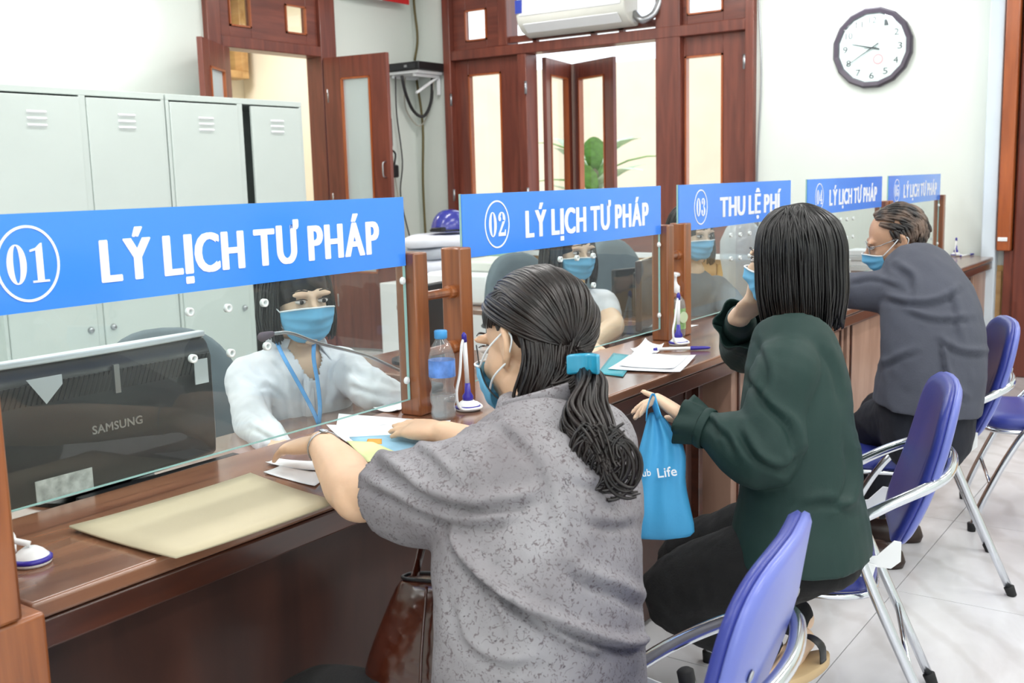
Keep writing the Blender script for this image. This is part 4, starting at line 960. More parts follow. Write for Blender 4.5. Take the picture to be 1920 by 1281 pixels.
def headframe(fwd, up=(0, 0, 1)):
    f = nz(fwd); r = nz(np.cross(f, up)); u = np.cross(r, f); return np.array([r, f, u]).T      # columns: right, forward, up
class Head:
    def __init__(s, c, fwd, up=(0, 0, 1), k=1.0): s.c = np.array(c, float); s.R = headframe(fwd, up); s.k = k
    def __call__(s, x, y, z): return s.c+s.R@(np.array((x, y, z))*s.k)
    def dirn(s, v): return s.R@np.array(v, float)
    def loc(s, p): return (s.R.T@(np.array(p, float)-s.c))/s.k
    def skull(s, d, k=1.0):
        """point on the cranium in direction d (local)"""
        d = nz(d); return s(*(np.array((0, -.014, .034))+d*np.array((.077, .095, .088))*k))
def add_head(g, H):
    k = H.k; R_ = H.R
    g.ell(H(0, -.014, .034), np.array((.074, .092, .085))*k, 28, 18, R_)
    g.ell(H(0, .022, -.022), np.array((.064, .068, .070))*k, 24, 16, R_)
    g.ell(H(0, .040, -.070), np.array((.042, .044, .036))*k, 20, 12, R_)
    g.ell(H(0, .078, -.090), np.array((.019, .015, .014))*k, 14, 10, R_)
    for s in (-1, 1):
        g.ell(H(s*.046, .004, -.058), np.array((.020, .036, .032))*k, 14, 10, R_)
        g.ell(H(s*.034, .064, -.022), np.array((.020, .018, .022))*k, 14, 10, R_)
        g.ell(H(s*.030, .079, .030), np.array((.028, .010, .009))*k, 14, 10, R_)
        # ear
        g.tube([H(s*.070, -.008, .028), H(s*.082, -.022, .030), H(s*.086, -.028, .008), H(s*.080, -.018, -.014), H(s*.071, -.002, -.026)], [.0058*k, .0068*k, .006*k, .007*k, .0075*k], 10, sub=4, round_end=True)
        g.ell(H(s*.074, -.012, .004), np.array((.006, .015, .026))*k, 12, 10, R_)
    g.tube([H(0, .082, .026), H(0, .092, .004), H(0, .108, -.018), H(0, .104, -.026), H(0, .088, -.030)], [.008*k, .0085*k, .0115*k, .011*k, .008*k], 12, sub=4, round_end=True)
    for s in (-1, 1): g.ell(H(s*.012, .094, -.024), np.array((.008, .009, .007))*k, 10, 8, R_)
    g.ell(H(0, .088, -.050), np.array((.024, .012, .006))*k, 14, 8, R_); g.ell(H(0, .085, -.060), np.array((.020, .012, .007))*k, 14, 8, R_)
def face_parts(H, parent, brow=None):
    for s in (-1, 1):
        e = G().ell(H(s*.031, .079, .012), np.array((.0145, .010, .0062))*H.k, 18, 12, H.R).build('eye', EYEW, parent, smooth=True)
        G().ell(H(s*.031, .0866, .012), np.array((.0062, .0034, .0056))*H.k, 14, 10, H.R).build('iris', EYED, e, smooth=True)
        G().tube([H(s*.015, .086, .0165), H(s*.030, .090, .0205), H(s*.048, .080, .0165)], [.0010, .0016, .0008], 8, sub=5).build('eyelid', EYED, e, smooth=True)
        if brow: G().tube([H(s*.016, .090, .0405), H(s*.034, .088, .0425), H(s*.054, .074, .036)], [(.0017, .001), (.0019, .001), (.0008, .0008)], 8, sub=5, ref=H.dirn((0, 0, 1))).build('eyebrow', brow, parent, smooth=True)
def add_mask(H, parent, z0=-.002, z1=-.098, mt=None, loops=True, azm=72):
    rows = []; nu, nv = 30, 22
    for j in range(nv+1):
        v = j/nv; row = []
        for i in range(nu+1):
            u_ = i/nu*2-1; az = math.radians(azm)*u_
            top = z0-.016*abs(u_)**1.6; bot = z1+.036*abs(u_)**2.4; z = top+(bot-top)*v
            w = .069-.012*v**2.2; x = (w+.006)*math.sin(az)/math.sin(math.radians(azm))*1.0
            nose = .020*math.exp(-(u_/.28)**2)*math.exp(-((v-.22)/.3)**2)
            y = .026+(.074-.012*v**3)*max(0, math.cos(az))**.75+nose+.0045*(1-abs(math.sin(v*PI*3.5)))**1*(1-abs(u_)**3)-.018*max(0, v-.8)*5*(1-abs(u_))
            row.append(H(x, y, z))
        rows.append(row)
    o = G().grid(rows).build('mask', mt or MASK, parent, smooth=True, solid=.002)
    G().tube(rows[0], .0022, 6).build('mask_edge', MASKIN, o, smooth=True)
    if loops:
        for s in (-1, 1):
            i = nu if s > 0 else 0
            for jj, e in ((1, H(s*.0765, -.022, .030)), (nv-1, H(s*.078, -.014, -.022))):
                p = rows[jj][i]; mid = (p+e)/2+H.dirn((s*.010, 0, 0)); G().tube([p, mid, e], .0017, 6, sub=5).build('ear_loop', MASKIN, o, smooth=True)
            G().tube([H(s*.0765, -.022, .030), H(s*.083, -.038, .010), H(s*.078, -.014, -.022)], .0015, 6, sub=5).build('ear_loop', MASKIN, o, smooth=True)
    return o
def add_hand(g, wrist, d, n, thumb, k=1.0, curl=(.3, .35, .4, .45), spread=.10, tcurl=.5, tout=.85):
    """d: towards the fingers, n: out of the back of the hand, thumb: +1 / -1 side along d x n"""
    w0 = np.array(wrist, float); d = nz(d); n = nz(np.array(n)-d*np.dot(n, d)); s = nz(np.cross(d, n))*thumb
    P = [w0-d*.02*k, w0+d*.02*k, w0+d*.055*k, w0+d*.088*k]
    g.tube(P, [(.025*k, .018*k), (.030*k, .016*k), (.040*k, .0145*k), (.040*k, .0115*k)], 16, sub=3, ref=s, power=2.6, round_end=True)
    L = (.068, .076, .070, .055)
    for i in range(4):
        off = (.030, .0105, -.0095, -.029)[i]; b0 = w0+d*(.082 if i in (1, 2) else .076)*k+s*off*k
        dd = nz(d+s*(off*spread*30*.1)); ax = np.cross(dd, n)
        c = curl[i]; p = b0; pts = [b0-d*.03*k, b0]; q = dd
        for seg, bend in ((.45, .8), (.30, 1.1), (.25, .8)):
            a = c*bend; q = nz(q*math.cos(a)-n*math.sin(a)); n2 = n
            p = p+q*L[i]*seg*k; pts.append(p)
        r0 = (.0088, .0092, .0088, .0078)[i]*k
        g.tube(pts, [r0*1.05, r0*1.08, r0*.98, r0*.9, r0*.72], 10, sub=3, round_end=True)
    t0 = w0+d*.018*k+s*.022*k; q = nz(d*.62+s*tout-n*.28)
    t1 = t0+q*.036*k; q2 = nz(q+d*.45*tcurl-n*.2*tcurl); t2 = t1+q2*.030*k; q3 = nz(q2+d*.4*tcurl-s*.25*tcurl); t3 = t2+q3*.025*k
    g.tube([w0+d*.01*k+s*.008*k, t0, t1, t2, t3], [.014*k, .0145*k, .0115*k, .0098*k, .0075*k], 10, sub=3, round_end=True)
def torso(g, side, pts, rad, n=28, power=2.4, flat=False): g.tube(pts, rad, n, sub=5, ref=side, power=power, round_end=not flat)
def limb(g, pts, rad, n=16): g.tube(pts, rad, n, sub=5, round_end=True)
def lerp(a, b, t): return np.array(a, float)*(1-t)+np.array(b, float)*t
def locks(g, paths, r=.006, seed=1, jit=.004, n=6, taper=.25):
    rr = random.Random(seed)
    for p in paths:
        p = catmull(np.array(p), 5); m = len(p); a = rr.random()*6; R0 = r*(.7+.6*rr.random())
        j = np.array([rr.gauss(0, jit) for _ in range(3)])
        q = p+np.linspace(0, 1, m)[:, None]*j
        rad = [R0*(taper+(1-taper)*math.sin(PI*min(1, max(0, (i/(m-1))*.86+.07)))**.5) for i in range(m)]
        g.tube(q, rad, n)
def cloth_disp(seed=0, amp=.003, f=6, amp2=.001, creases=(), vert=None):
    def D(V, N):
        d = amp*wave(V*np.array((1, 1, .6)), f, seed)+amp2*wave(V, f*4, seed+9)
        d += amp*.9*(1-2*np.abs(np.sin(2.2*wave(V*np.array((1, 1, .8)), f*.55, seed+3))))*.6
        if creases:
            px, py = project(V); view = V-CP; facing = -(N*view).sum(1) > 0
            for pts, w, a in creases:
                pp = catmull(np.array(pts, float), 6); best = np.full(len(V), 1e9); sgn = np.zeros(len(V))
                for (x0, y0), (x1, y1) in zip(pp[:-1], pp[1:]):
                    dx, dy = x1-x0, y1-y0; L = math.hypot(dx, dy)+1e-6
                    t = np.clip(((px-x0)*dx+(py-y0)*dy)/L/L, 0, 1); ex = px-x0-t*dx; ey = py-y0-t*dy
                    dist = np.hypot(ex, ey); up = dist < best; best = np.where(up, dist, best); sgn = np.where(up, (dx*ey-dy*ex)/L, sgn)
                off = np.sqrt(np.maximum(best**2-sgn**2, 0)); fade = np.exp(-(off/w)**2)
                ends = np.minimum(np.hypot(px-pp[0][0], py-pp[0][1]), np.hypot(px-pp[-1][0], py-pp[-1][1])); fade = fade*np.clip(ends/(w*2.5), 0, 1)
                u_ = sgn/w      # ridge on one side, valley on the other: a fold that catches light
                d += np.where(facing, fade*a*(np.exp(-(u_+.9)**2)-1.1*np.exp(-(u_-.5)**2*2.2)), 0)
        return V+N*d[:, None]
    return D

def ruffle(parent, c, d, r0, r1, L, mat, name='cuff', wav=6, amp=.006):
    """open flared cuff round the wrist"""
    d = nz(d); a0 = nz(np.cross(d, (0, 0, 1))); a1 = np.cross(d, a0); rows = []
    for t in np.linspace(0, 1, 8):
        rows.append([np.array(c)+d*L*t+(a0*math.cos(a)+a1*math.sin(a))*(r0+(r1-r0)*t**.8+amp*t*math.sin(wav*a+2*t)) for a in np.linspace(0, 2*PI, 49)])
    return G().grid(rows).build(name, mat, parent, smooth=True, solid=.0025)
# ================================================================== PEOPLE
def az(deg, z=0): a = math.radians(deg); return nz((math.cos(a), math.sin(a), z))
def m_cloth(name, rgb, rough=.8, bump=.12, bs=220, **k): return plain(name, rgb, rough, bump=bump, bscale=bs, **k)
# ---- speckled grey shirt material: woven base, small dark curly marks
m, nt, b = new_mat('grey_speckled_cloth')
v = _coord(nt, (1, 1, 1))
nb = nt.nodes.new('ShaderNodeTexNoise'); nb.inputs['Scale'].default_value = 9; nb.inputs['Detail'].default_value = 6; nt.links.new(v, nb.inputs['Vector'])
rb = nt.nodes.new('ShaderNodeValToRGB'); rb.color_ramp.elements[0].position = .3; rb.color_ramp.elements[0].color = lin((120, 116, 120)); rb.color_ramp.elements[1].position = .7; rb.color_ramp.elements[1].color = lin((150, 148, 152)); nt.links.new(nb.outputs[0], rb.inputs[0])
cur = rb.outputs[0]
for sc, th_, dist, dk_, seed_ in ((40, .012, .16, (58, 54, 60), 0), (26, .008, .3, (84, 78, 84), 3.7), (90, .05, .05, (104, 96, 100), 8)):
    n2 = nt.nodes.new('ShaderNodeTexNoise'); n2.inputs['Scale'].default_value = sc*.6; n2.inputs['Detail'].default_value = 2; nt.links.new(v, n2.inputs['Vector'])
    ad = nt.nodes.new('ShaderNodeVectorMath'); ad.operation = 'ADD'; mu_ = nt.nodes.new('ShaderNodeVectorMath'); mu_.operation = 'SCALE'; mu_.inputs['Scale'].default_value = dist
    nt.links.new(n2.outputs[1], mu_.inputs[0]); nt.links.new(v, ad.inputs[0]); nt.links.new(mu_.outputs[0], ad.inputs[1])
    vo = nt.nodes.new('ShaderNodeTexVoronoi'); vo.feature = 'DISTANCE_TO_EDGE'; vo.inputs['Scale'].default_value = sc; nt.links.new(ad.outputs[0], vo.inputs['Vector'])
    lt = nt.nodes.new('ShaderNodeMath'); lt.operation = 'LESS_THAN'; lt.inputs[1].default_value = th_*1.6; nt.links.new(vo.outputs['Distance'], lt.inputs[0])
    n3 = nt.nodes.new('ShaderNodeTexNoise'); n3.inputs['Scale'].default_value = sc*1.3; n3.inputs['Detail'].default_value = 1; nt.links.new(ad.outputs[0], n3.inputs['Vector'])
    gt = nt.nodes.new('ShaderNodeMath'); gt.operation = 'GREATER_THAN'; gt.inputs[1].default_value = .635 if sc < 80 else .56; nt.links.new(n3.outputs[0], gt.inputs[0])
    mm = nt.nodes.new('ShaderNodeMath'); mm.operation = 'MULTIPLY'; nt.links.new(lt.outputs[0], mm.inputs[0]); nt.links.new(gt.outputs[0], mm.inputs[1])
    mx_ = nt.nodes.new('ShaderNodeMix'); mx_.data_type = 'RGBA'; nt.links.new(mm.outputs[0], mx_.inputs[0]); nt.links.new(cur, mx_.inputs[6]); mx_.inputs[7].default_value = lin(dk_); cur = mx_.outputs[2]
nt.links.new(cur, b.inputs['Base Color']); b.inputs['Roughness'].default_value = .85
bp = nt.nodes.new('ShaderNodeBump'); bp.inputs['Strength'].default_value = .15; bp.inputs['Distance'].default_value = .004
nf = nt.nodes.new('ShaderNodeTexNoise'); nf.inputs['Scale'].default_value = 260; nt.links.new(v, nf.inputs['Vector']); nt.links.new(nf.outputs[0], bp.inputs['Height']); nt.links.new(bp.outputs[0], b.inputs['Normal'])
SPECK = m
TROUS = m_cloth('black_trousers', (9, 9, 11), .9); NAVY = m_cloth('navy_trousers', (18, 22, 34), .85)
SHIRTW = m_cloth('white_shirt_cloth', (226, 229, 236), .8, .06); GREEN = m_cloth('dark_green_blouse', (5, 42, 38), .72, .05); GREEN_ = 0; JACK = m_cloth('grey_jacket_cloth', (72, 75, 87), .85, .1, 180)
HAIR1 = hairmat('dark_brown_hair', (12, 9, 9), (36, 27, 25), .36); HAIRB = hairmat('black_hair', (7, 6, 7), (18, 15, 17), .34)

# -------------------------------------------------- woman in the grey speckled shirt (foreground)
W1 = thing('person', 'woman in grey speckled shirt with dark ponytail and teal hair clip leaning on the counter', 'person', (1.27, .80, 0))
U = np.array((1, .06, 0)); U /= np.linalg.norm(U)
pel = at(1012, 1370, 1.64); wai = at(1012, 1150, 1.60); che = at(1012, 990, 1.62); upp = at(1032, 872, 1.67); nkb = at(1010, 800, 1.72)
H1 = Head(at(1000, 652, 1.79), az(80, -.28), (.06, -.12, 1), 1.02)
shL = upp-U*.155+np.array((0, .01, .012)); shR = upp+U*.155+np.array((0, .01, .0))
elL = np.array((1.205, 1.160, .828)); wrL = at(603, 833, 2.02); tipL = np.array((1.42, 1.585, .782))
elR = shR+np.array((.12, .20, -.10)); wrR = pz(832, 812, .795)
B = G(); add_head(B, H1)
limb(B, [nkb-np.array((0, 0, .03)), nkb, H1(0, -.02, -.06), H1(0, -.014, -.01)], [.062, .056, .054, .05])
torso(B, U, [pel, wai, che, upp, nkb], [(.16, .11), (.14, .10), (.15, .10), (.15, .085), (.06, .05)])
for a, b_, c in ((shL, elL, wrL), (shR, elR, wrR)):
    limb(B, [a, lerp(a, b_, .5), b_, lerp(b_, c, .35), lerp(b_, c, .75), c], [.055, .049, .043, .044, .034, .027])
B.ell(elL+np.array((-.006, -.012, -.006)), (.046, .046, .040))
add_hand(B, wrL, tipL-wrL+np.array((0, 0, .02)), (-.1, -.1, 1), +1, 1.02, (.10, .16, .2, .28), spread=.22)
tR = pz(735, 806, .782)
add_hand(B, wrR, tR-wrR+np.array((0, 0, .012)), (-.2, .3, 1), -1 if False else +1, 1.02, (.08, .08, .12, .16), spread=.05, tcurl=.8, tout=.4)
hipL, hipR = pel-U*.09, pel+U*.09; knL = np.array((1.12, 1.21, .47)); knR = np.array((1.46, 1.25, .47)); anL = np.array((1.14, 1.10, .09)); anR = np.array((1.50, 1.12, .09))
for a, b_, c in ((hipL, knL, anL), (hipR, knR, anR)):
    limb(B, [a, lerp(a, b_, .5), b_, lerp(b_, c, .4), c], [.085, .07, .055, .05, .036]); B.tube([c+np.array((0, -.03, -.05)), c+np.array((0, .07, -.055)), c+np.array((0, .16, -.065))], [(.035, .035), (.042, .028), (.035, .018)], 14, sub=4, round_end=True, ref=U)
body = melt(B, 'body', SK, W1, .0052, 4)
body_hi = None
# shirt
cre = [([(690, 850), (740, 885), (800, 930), (880, 950), (960, 945), (1010, 935)], 13, 0.0109),
       ([(672, 905), (730, 930), (800, 968), (880, 985), (960, 975)], 12, 0.0094),
       ([(835, 1000), (880, 1060), (960, 1130), (1060, 1180), (1150, 1212), (1212, 1212)], 11, 0.0174),
       ([(860, 1050), (930, 1110), (1010, 1170), (1090, 1215), (1140, 1232)], 9, 0.0101),
       ([(1065, 1065), (1110, 1090), (1160, 1110), (1212, 1140)], 14, 0.0087),
       ([(850, 1130), (870, 1200), (930, 1240), (1000, 1245)], 13, 0.0087),
       ([(905, 1090), (930, 1140), (945, 1180)], 10, 0.0072),
       ([(930, 790), (1000, 860), (1035, 930), (1050, 1010)], 12, 0.0058),
       ([(1060, 890), (1110, 910), (1170, 905)], 14, 0.0058), ([(760, 830), (800, 850), (850, 900)], 10, 0.0058),
       ([(1090, 970), (1140, 985), (1195, 980)], 13, 0.0058)]
Sg = G()
torso(Sg, U, [pel-np.array((0, 0, .04)), pel, wai, che, upp+np.array((0, 0, -.02)), lerp(upp, nkb, .62), nkb+np.array((0, 0, .008)), nkb+np.array((0, -.004, .046))], [(.20, .155), (.20, .152), (.186, .138), (.190, .135), (.178, .120), (.145, .104), (.082, .074), (.066, .062)], 32, 2.3, True)
hemL = lerp(shL, elL, .80)
limb(Sg, [lerp(shL, upp, .45), shL+np.array((0, 0, -.012)), lerp(shL, elL, .5)+np.array((0, 0, -.014)), hemL+np.array((0, 0, -.004))], [.075, .088, .080, .066], 20)
limb(Sg, [lerp(shR, upp, .45), shR+np.array((0, 0, -.012)), lerp(shR, elR, .5), lerp(shR, elR, .85)], [.075, .086, .078, .066], 20)
dirs = nz(elL-shL)
def cutcuff(V, c=hemL, d=dirs, r=.10):
    w = V-c; return (w@d > -.003) & (np.linalg.norm(w-(w@d)[:, None]*d, axis=1) < r) & (w@d < .12)
shirt1 = melt(Sg, 'shirt', SPECK, W1, .0055, 5, cloth_disp(3, .0028, 3.2, .0007, cre), cutcuff)
md = shirt1.modifiers.new('s', 'SOLIDIFY'); md.thickness = .003; md.offset = -1
# collar
G().tube([nkb+U*.069*math.cos(a)+np.array((0, 1, 0))*.063*math.sin(a)+np.array((0, -.004, .044-.02*math.sin(a))) for a in np.linspace(0, 2*PI, 40)], [(.018, .005)]*40, 10, ref=(0, 0, 1), cap=False).build('collar', SPECK, W1, smooth=True)
# trousers
Tg = G()
for a, b_, c in ((hipL, knL, anL), (hipR, knR, anR)): limb(Tg, [a-np.array((0, .03, .01)), lerp(a, b_, .5), b_, lerp(b_, c, .4), c+np.array((0, 0, .03))], [.105, .088, .07, .064, .058], 18)
torso(Tg, U, [pel-np.array((0, 0, .07)), pel-np.array((0, 0, .02)), pel+np.array((0, 0, .06))], [(.17, .13), (.18, .135), (.165, .12)])
melt(Tg, 'trousers', TROUS, W1, .011, 4)
# head parts
face_parts(H1, W1, HAIR1); add_mask(H1, W1)
tie = at(1096, 684, 1.665)
hg = G(); hg.ell(H1(0, -.030, .046), np.array((.080, .086, .084))*H1.k, 30, 20, H1.R)
tl = H1.loc(tie)
paths = []; rr = random.Random(11)
def sweep(d0, d1, k0=1.02, k1=1.12, puff=.08):
    d0, d1 = nz(d0), nz(d1); om = math.acos(max(-1, min(1, float(np.dot(d0, d1))))); P = []
    for t in np.linspace(0, 1, 6):
        d = (math.sin((1-t)*om)*d0+math.sin(t*om)*d1)/max(math.sin(om), 1e-6); P.append(H1.skull(d, k0+(k1-k0)*t+puff*math.sin(PI*t)))
    return P
dt = nz(tl-np.array((0, -.014, .034)))
for i in range(700):
    t = rr.random(); s = -1 if rr.random() < .5 else 1
    # hairline from mid forehead round the temple and ear to the nape
    key = [(0.0, .90, .62), (.45, .82, .45), (.80, .58, .22), (.97, .25, .10), (.97, -.15, .25), (.90, -.42, -.25), (.70, -.60, -.62), (.2, -.72, -.72)]
    kk = catmull(np.array(key), 8); q = kk[int(t*(len(kk)-1))].copy(); q[0] *= s
    q = q+np.array([rr.gauss(0, .03) for _ in range(3)])
    if t < .55 and abs(q[0]) > .3:
        wp = nz((s*.95, -.10, .52+.25*rr.random())); p1 = sweep(q, wp, 1.02, 1.09, .03); pth = p1[:-1]+sweep(wp, dt, 1.09, 1.10, .05)
    else: pth = sweep(q, dt, 1.02, 1.10, .05+.05*rr.random())
    pth = pth[::1]; pth.append(lerp(pth[-1], tie, .8)+np.array([rr.gauss(0, .006) for _ in range(3)])); paths.append(pth)
for i in range(520):   # from the crown and the sides
    q = nz((rr.uniform(-1, 1), rr.uniform(-.4, .85), rr.uniform(.25, 1.0))); pth = sweep(q, dt, 1.06, 1.11, .05); pth.append(lerp(pth[-1], tie, .8)); paths.append(pth)
for i in range(0):    # loose wisps by the ear
    a = H1.skull((-.97, .28, .1), 1.03); paths.append([a, H1(-.083, .0, -.01+.01*rr.random()), H1(-.088+.01*rr.random(), -.03, -.03), H1(-.09, -.06, -.05)])
def over_ear(P):
    for p in catmull(np.array(P), 4):
        l = H1.loc(p)
        if l[0] < -.055 and -.050 < l[1] < .022 and l[2] < .022: return True
    return False
paths = [p for p in paths if not over_ear(p)]
for i in range(260):   # loosely gathered hair over the nape
    t = rr.random(); d0 = lerp((-.93, -.42, .05), (.35, -.80, -.55), t)+np.array([rr.gauss(0, .06) for _ in range(3)])
    low = at(985+75*t+rr.gauss(0, 8), 728+30*math.sin(PI*min(1, t+.2))+rr.gauss(0, 7), 1.70-.03*t)
    a_ = H1.skull(d0, 1.06); b_ = at(1092+rr.gauss(0, 5), 712+rr.gauss(0, 14), 1.655)
    paths.append([a_, lerp(a_, low, .55)+np.array((-.004, -.012, .004)), low, lerp(low, b_, .6)+np.array((0, -.006, -.004)), b_])
locks(hg, paths, .0025, 5, .003, 5)
# ponytail with curled ends
tail = [tie, at(1108, 722, 1.62), at(1082, 770, 1.575), at(1092, 815, 1.545), at(1130, 852, 1.52)]
tail2 = [tie, at(1120, 730, 1.62), at(1122, 785, 1.57), at(1150, 830, 1.53), at(1165, 868, 1.51)]
paths = []
for i in range(420):
    t = rr.random(); an = rr.random()*2*PI; sp = rr.random()**.6; ph = rr.random()*6; P = []
    base = [lerp(a, b_, t) for a, b_ in zip(tail, tail2)]
    bb2 = catmull(np.array(base), 3); m_ = len(bb2); stop = m_-int(rr.random()*4)
    for j in range(stop):
        w = j/(m_-1); R0 = (.012+.040*math.sin(PI*min(1, w*1.1)**.8)*(1-.2*w))*sp
        cw = .010*w*math.sin(ph*.25+t*3+w*8)
        P.append(bb2[j]+np.array((math.cos(an)*R0*.8+cw*.5, -abs(math.sin(an))*R0*.25+.010, math.sin(an)*R0*.5+cw)))
    if len(P) > 3: paths.append(P)
for i in range(60):    # curls hanging at the ends
    c0 = at(1075+85*rr.random(), 790+45*rr.random(), 1.53); r0 = .016+.012*rr.random(); s = 1 if rr.random() < .5 else -1
    paths.append([c0+np.array((s*r0*math.sin(a)*.57, -s*r0*math.sin(a)*.8-.012, -r0*(1-math.cos(a))-.03*a/PI)) for a in np.linspace(0, 3.9, 8)])
locks(hg, paths, .0028, 9, .004, 5)
hair1 = hg.build('hair', HAIR1, W1, smooth=True)
# teal clip
cd = nz(at(1140, 680, 1.64)-at(1070, 680, 1.67)); cu_ = np.array((0, 0, 1.)); cn = nz(np.cross(cd, cu_))
A = []
c0 = at(1103, 680, 1.63)
for k in range(13):
    u_ = k/12*2-1; c = c0+cd*.026*u_+cn*(.014*u_*u_); A.append([c+cu_*.0155, c+cu_*.0155+cn*.012, c-cu_*.0155+cn*.012, c-cu_*.0155])
clip = G().rings(A).build('hair_clip', M['teal'], W1, smooth=False, bevel=.003)
M_clip = plain('clip_teal', (40, 150, 186), .3, var=.1, scale=30, coat=.4); clip.data.materials[0] = M_clip
# bracelet and earring, spectacle cord
wd = nz(wrL-elL); a0 = nz(np.cross(wd, (0, 0, 1))); a1 = np.cross(wd, a0); wc0 = lerp(wrL, elL, .10)
G().tube([wc0+a0*.0315*math.cos(a)+a1*.0315*math.sin(a) for a in np.linspace(0, 2*PI, 30)], .0016, 6, cap=False).build('bracelet', M['steel'], W1, smooth=True)
G().ell(wc0+np.array((0, 0, .033)), (.006, .012, .004), 12, 8).build('bracelet_plate', M['steel'], W1, smooth=True)
cord = [H1(-.060, .072, .02), H1(-.068, .062, -.02), H1(-.070, .045, -.06), H1(-.066, .0, -.10), nkb+np.array((-.055, -.03, .02)), nkb+np.array((-.01, -.066, .015))]
G().tube(cord, .0012, 6, sub=6).build('neck_cord', M['black'], W1, smooth=True)

# -------------------------------------------------- woman in the dark green blouse
W2 = thing('person', 'woman in dark green blouse with black bob seated pointing and holding a light blue bag', 'person', (2.12, .80, 0))
U2 = nz((1, .22, 0)); F2 = nz((-.22, 1, 0))
pel = at(1500, 1010, 2.30); wai = at(1500, 900, 2.28); che = at(1492, 780, 2.28); upp = at(1492, 672, 2.30); nkb = at(1492, 618, 2.33)
H2 = Head(at(1484, 490, 2.34), az(93, -.10), (0, -.03, 1), .92)
shL = upp-U2*.145+np.array((0, 0, .008)); shR = upp+U2*.14
elL = at(1432, 850, 2.14); wrL = at(1296, 792, 2.22); hdL = at(1236, 742, 2.27)
elR = pz(1372, 668, .80)+np.array((.02, -.02, .01)); wrR = at(1388, 592, 2.50); hdR = at(1425, 560, 2.42)
B = G(); add_head(B, H2)
limb(B, [nkb-np.array((0, 0, .03)), nkb, H2(0, -.02, -.06), H2(0, -.014, -.01)], [.055, .05, .048, .045])
torso(B, U2, [pel, wai, che, upp, nkb], [(.15, .10), (.125, .09), (.13, .09), (.135, .075), (.055, .045)])
for a, b_, c in ((shL, elL, wrL), (shR, elR, wrR)): limb(B, [a, lerp(a, b_, .5), b_, lerp(b_, c, .4), c], [.05, .043, .038, .036, .025])
# left hand: index and middle point, the others curl round the bag's neck
d_ = nz(at(1190, 716, 2.30)-wrL)
add_hand(B, wrL, d_, nz(np.cross(np.cross(d_, (.3, -.8, .5)), d_)*0+np.array((.35, -.62, .7))), +1, 1.0, (.08, .75, 1.15, 1.25), spread=.05, tcurl=.4, tout=.7)
add_hand(B, wrR, hdR-wrR, (-.5, -.6, -.3), +1, .95, (.5, .5, .55, .6), tout=.5)
hipL, hipR = pel-U2*.08, pel+U2*.08
knL = at(1262, 1112, 2.36); knR = at(1290, 1050, 2.60); anL = at(1440, 1222, 2.34); anR = at(1500, 1160, 2.55)
for a, b_, c in ((hipL, knL, anL), (hipR, knR, anR)): limb(B, [a, lerp(a, b_, .5), b_, lerp(b_, c, .4), c], [.08, .068, .055, .05, .034])
B.ell(at(1503, 1200, 2.36), (.03, .03, .03)); B.tube([at(1500, 1205, 2.36), at(1475, 1250, 2.30), at(1440, 1290, 2.22)], [(.026, .028), (.034, .022), (.034, .014)], 14, sub=4, round_end=True)
melt(B, 'body', SK2, W2, .0055, 4)
Sg = G()
torso(Sg, U2, [pel-np.array((0, 0, .02)), lerp(pel, wai, .35), wai, che, upp, lerp(upp, nkb, .6), nkb+np.array((0, 0, .005))], [(.205, .15), (.19, .14), (.162, .122), (.155, .116), (.142, .10), (.110, .08), (.060, .052)], 32, 2.3, True)
limb(Sg, [lerp(shL, upp, .5), shL+np.array((0, 0, -.012)), lerp(shL, elL, .5), elL+np.array((-.005, -.005, -.006)), lerp(elL, wrL, .4), lerp(elL, wrL, .72)], [.065, .070, .063, .070, .064, .040], 20)
cuf = lerp(elL, wrL, .74); wdir = nz(wrL-elL)
limb(Sg, [lerp(elL, wrL, .70), lerp(elL, wrL, .80), lerp(elL, wrL, .92)], [.036, .040, .044], 18)
limb(Sg, [lerp(shR, upp, .5), shR, lerp(shR, elR, .5), elR, lerp(elR, wrR, .5), lerp(elR, wrR, .8)], [.065, .066, .060, .060, .052, .040], 20)
limb(Sg, [lerp(elR, wrR, .8), lerp(elR, wrR, .92), lerp(elR, wrR, .94)], [.038, .036, .034], 18)
cre2 = [([(1395, 700), (1440, 760), (1480, 800), (1500, 860)], 10, 0.0084), ([(1385, 800), (1420, 860), (1470, 880), (1500, 850)], 10, 0.0098), ([(1330, 790), (1365, 820), (1380, 860)], 9, 0.0070),
        ([(1590, 820), (1600, 880), (1590, 930), (1560, 950)], 10, 0.0084), ([(1500, 950), (1550, 940), (1600, 960)], 10, 0.0070), ([(1420, 640), (1440, 700), (1430, 760)], 9, 0.0056), ([(1345, 640), (1370, 655), (1400, 640)], 8, 0.0070), ([(1325, 780), (1345, 800), (1350, 830)], 6, 0.0056), ([(1540, 640), (1570, 700), (1580, 760)], 10, 0.0056)]
def cut2(V, c=lerp(elL, wrL, .92), d=wdir):
    w = V-c; return (w@d > .004) & (np.linalg.norm(w-(w@d)[:, None]*d, axis=1) < .075) & (w@d < .06)
bl2 = melt(Sg, 'blouse', GREEN, W2, .0062, 5, cloth_disp(12, .0022, 3.5, .0004, cre2), cut2)
md = bl2.modifiers.new('s', 'SOLIDIFY'); md.thickness = .003; md.offset = -1
G().tube([lerp(elL, wrL, .80)+(nz(np.cross(wdir, (0, 0, 1)))*math.cos(a)+nz(np.cross(wdir, np.cross(wdir, (0, 0, 1))))*math.sin(a))*.0415 for a in np.linspace(0, 2*PI, 30)], [(.010, .003)]*30, 8, cap=False, ref=wdir).build('cuff_band', GREEN, W2, smooth=True)
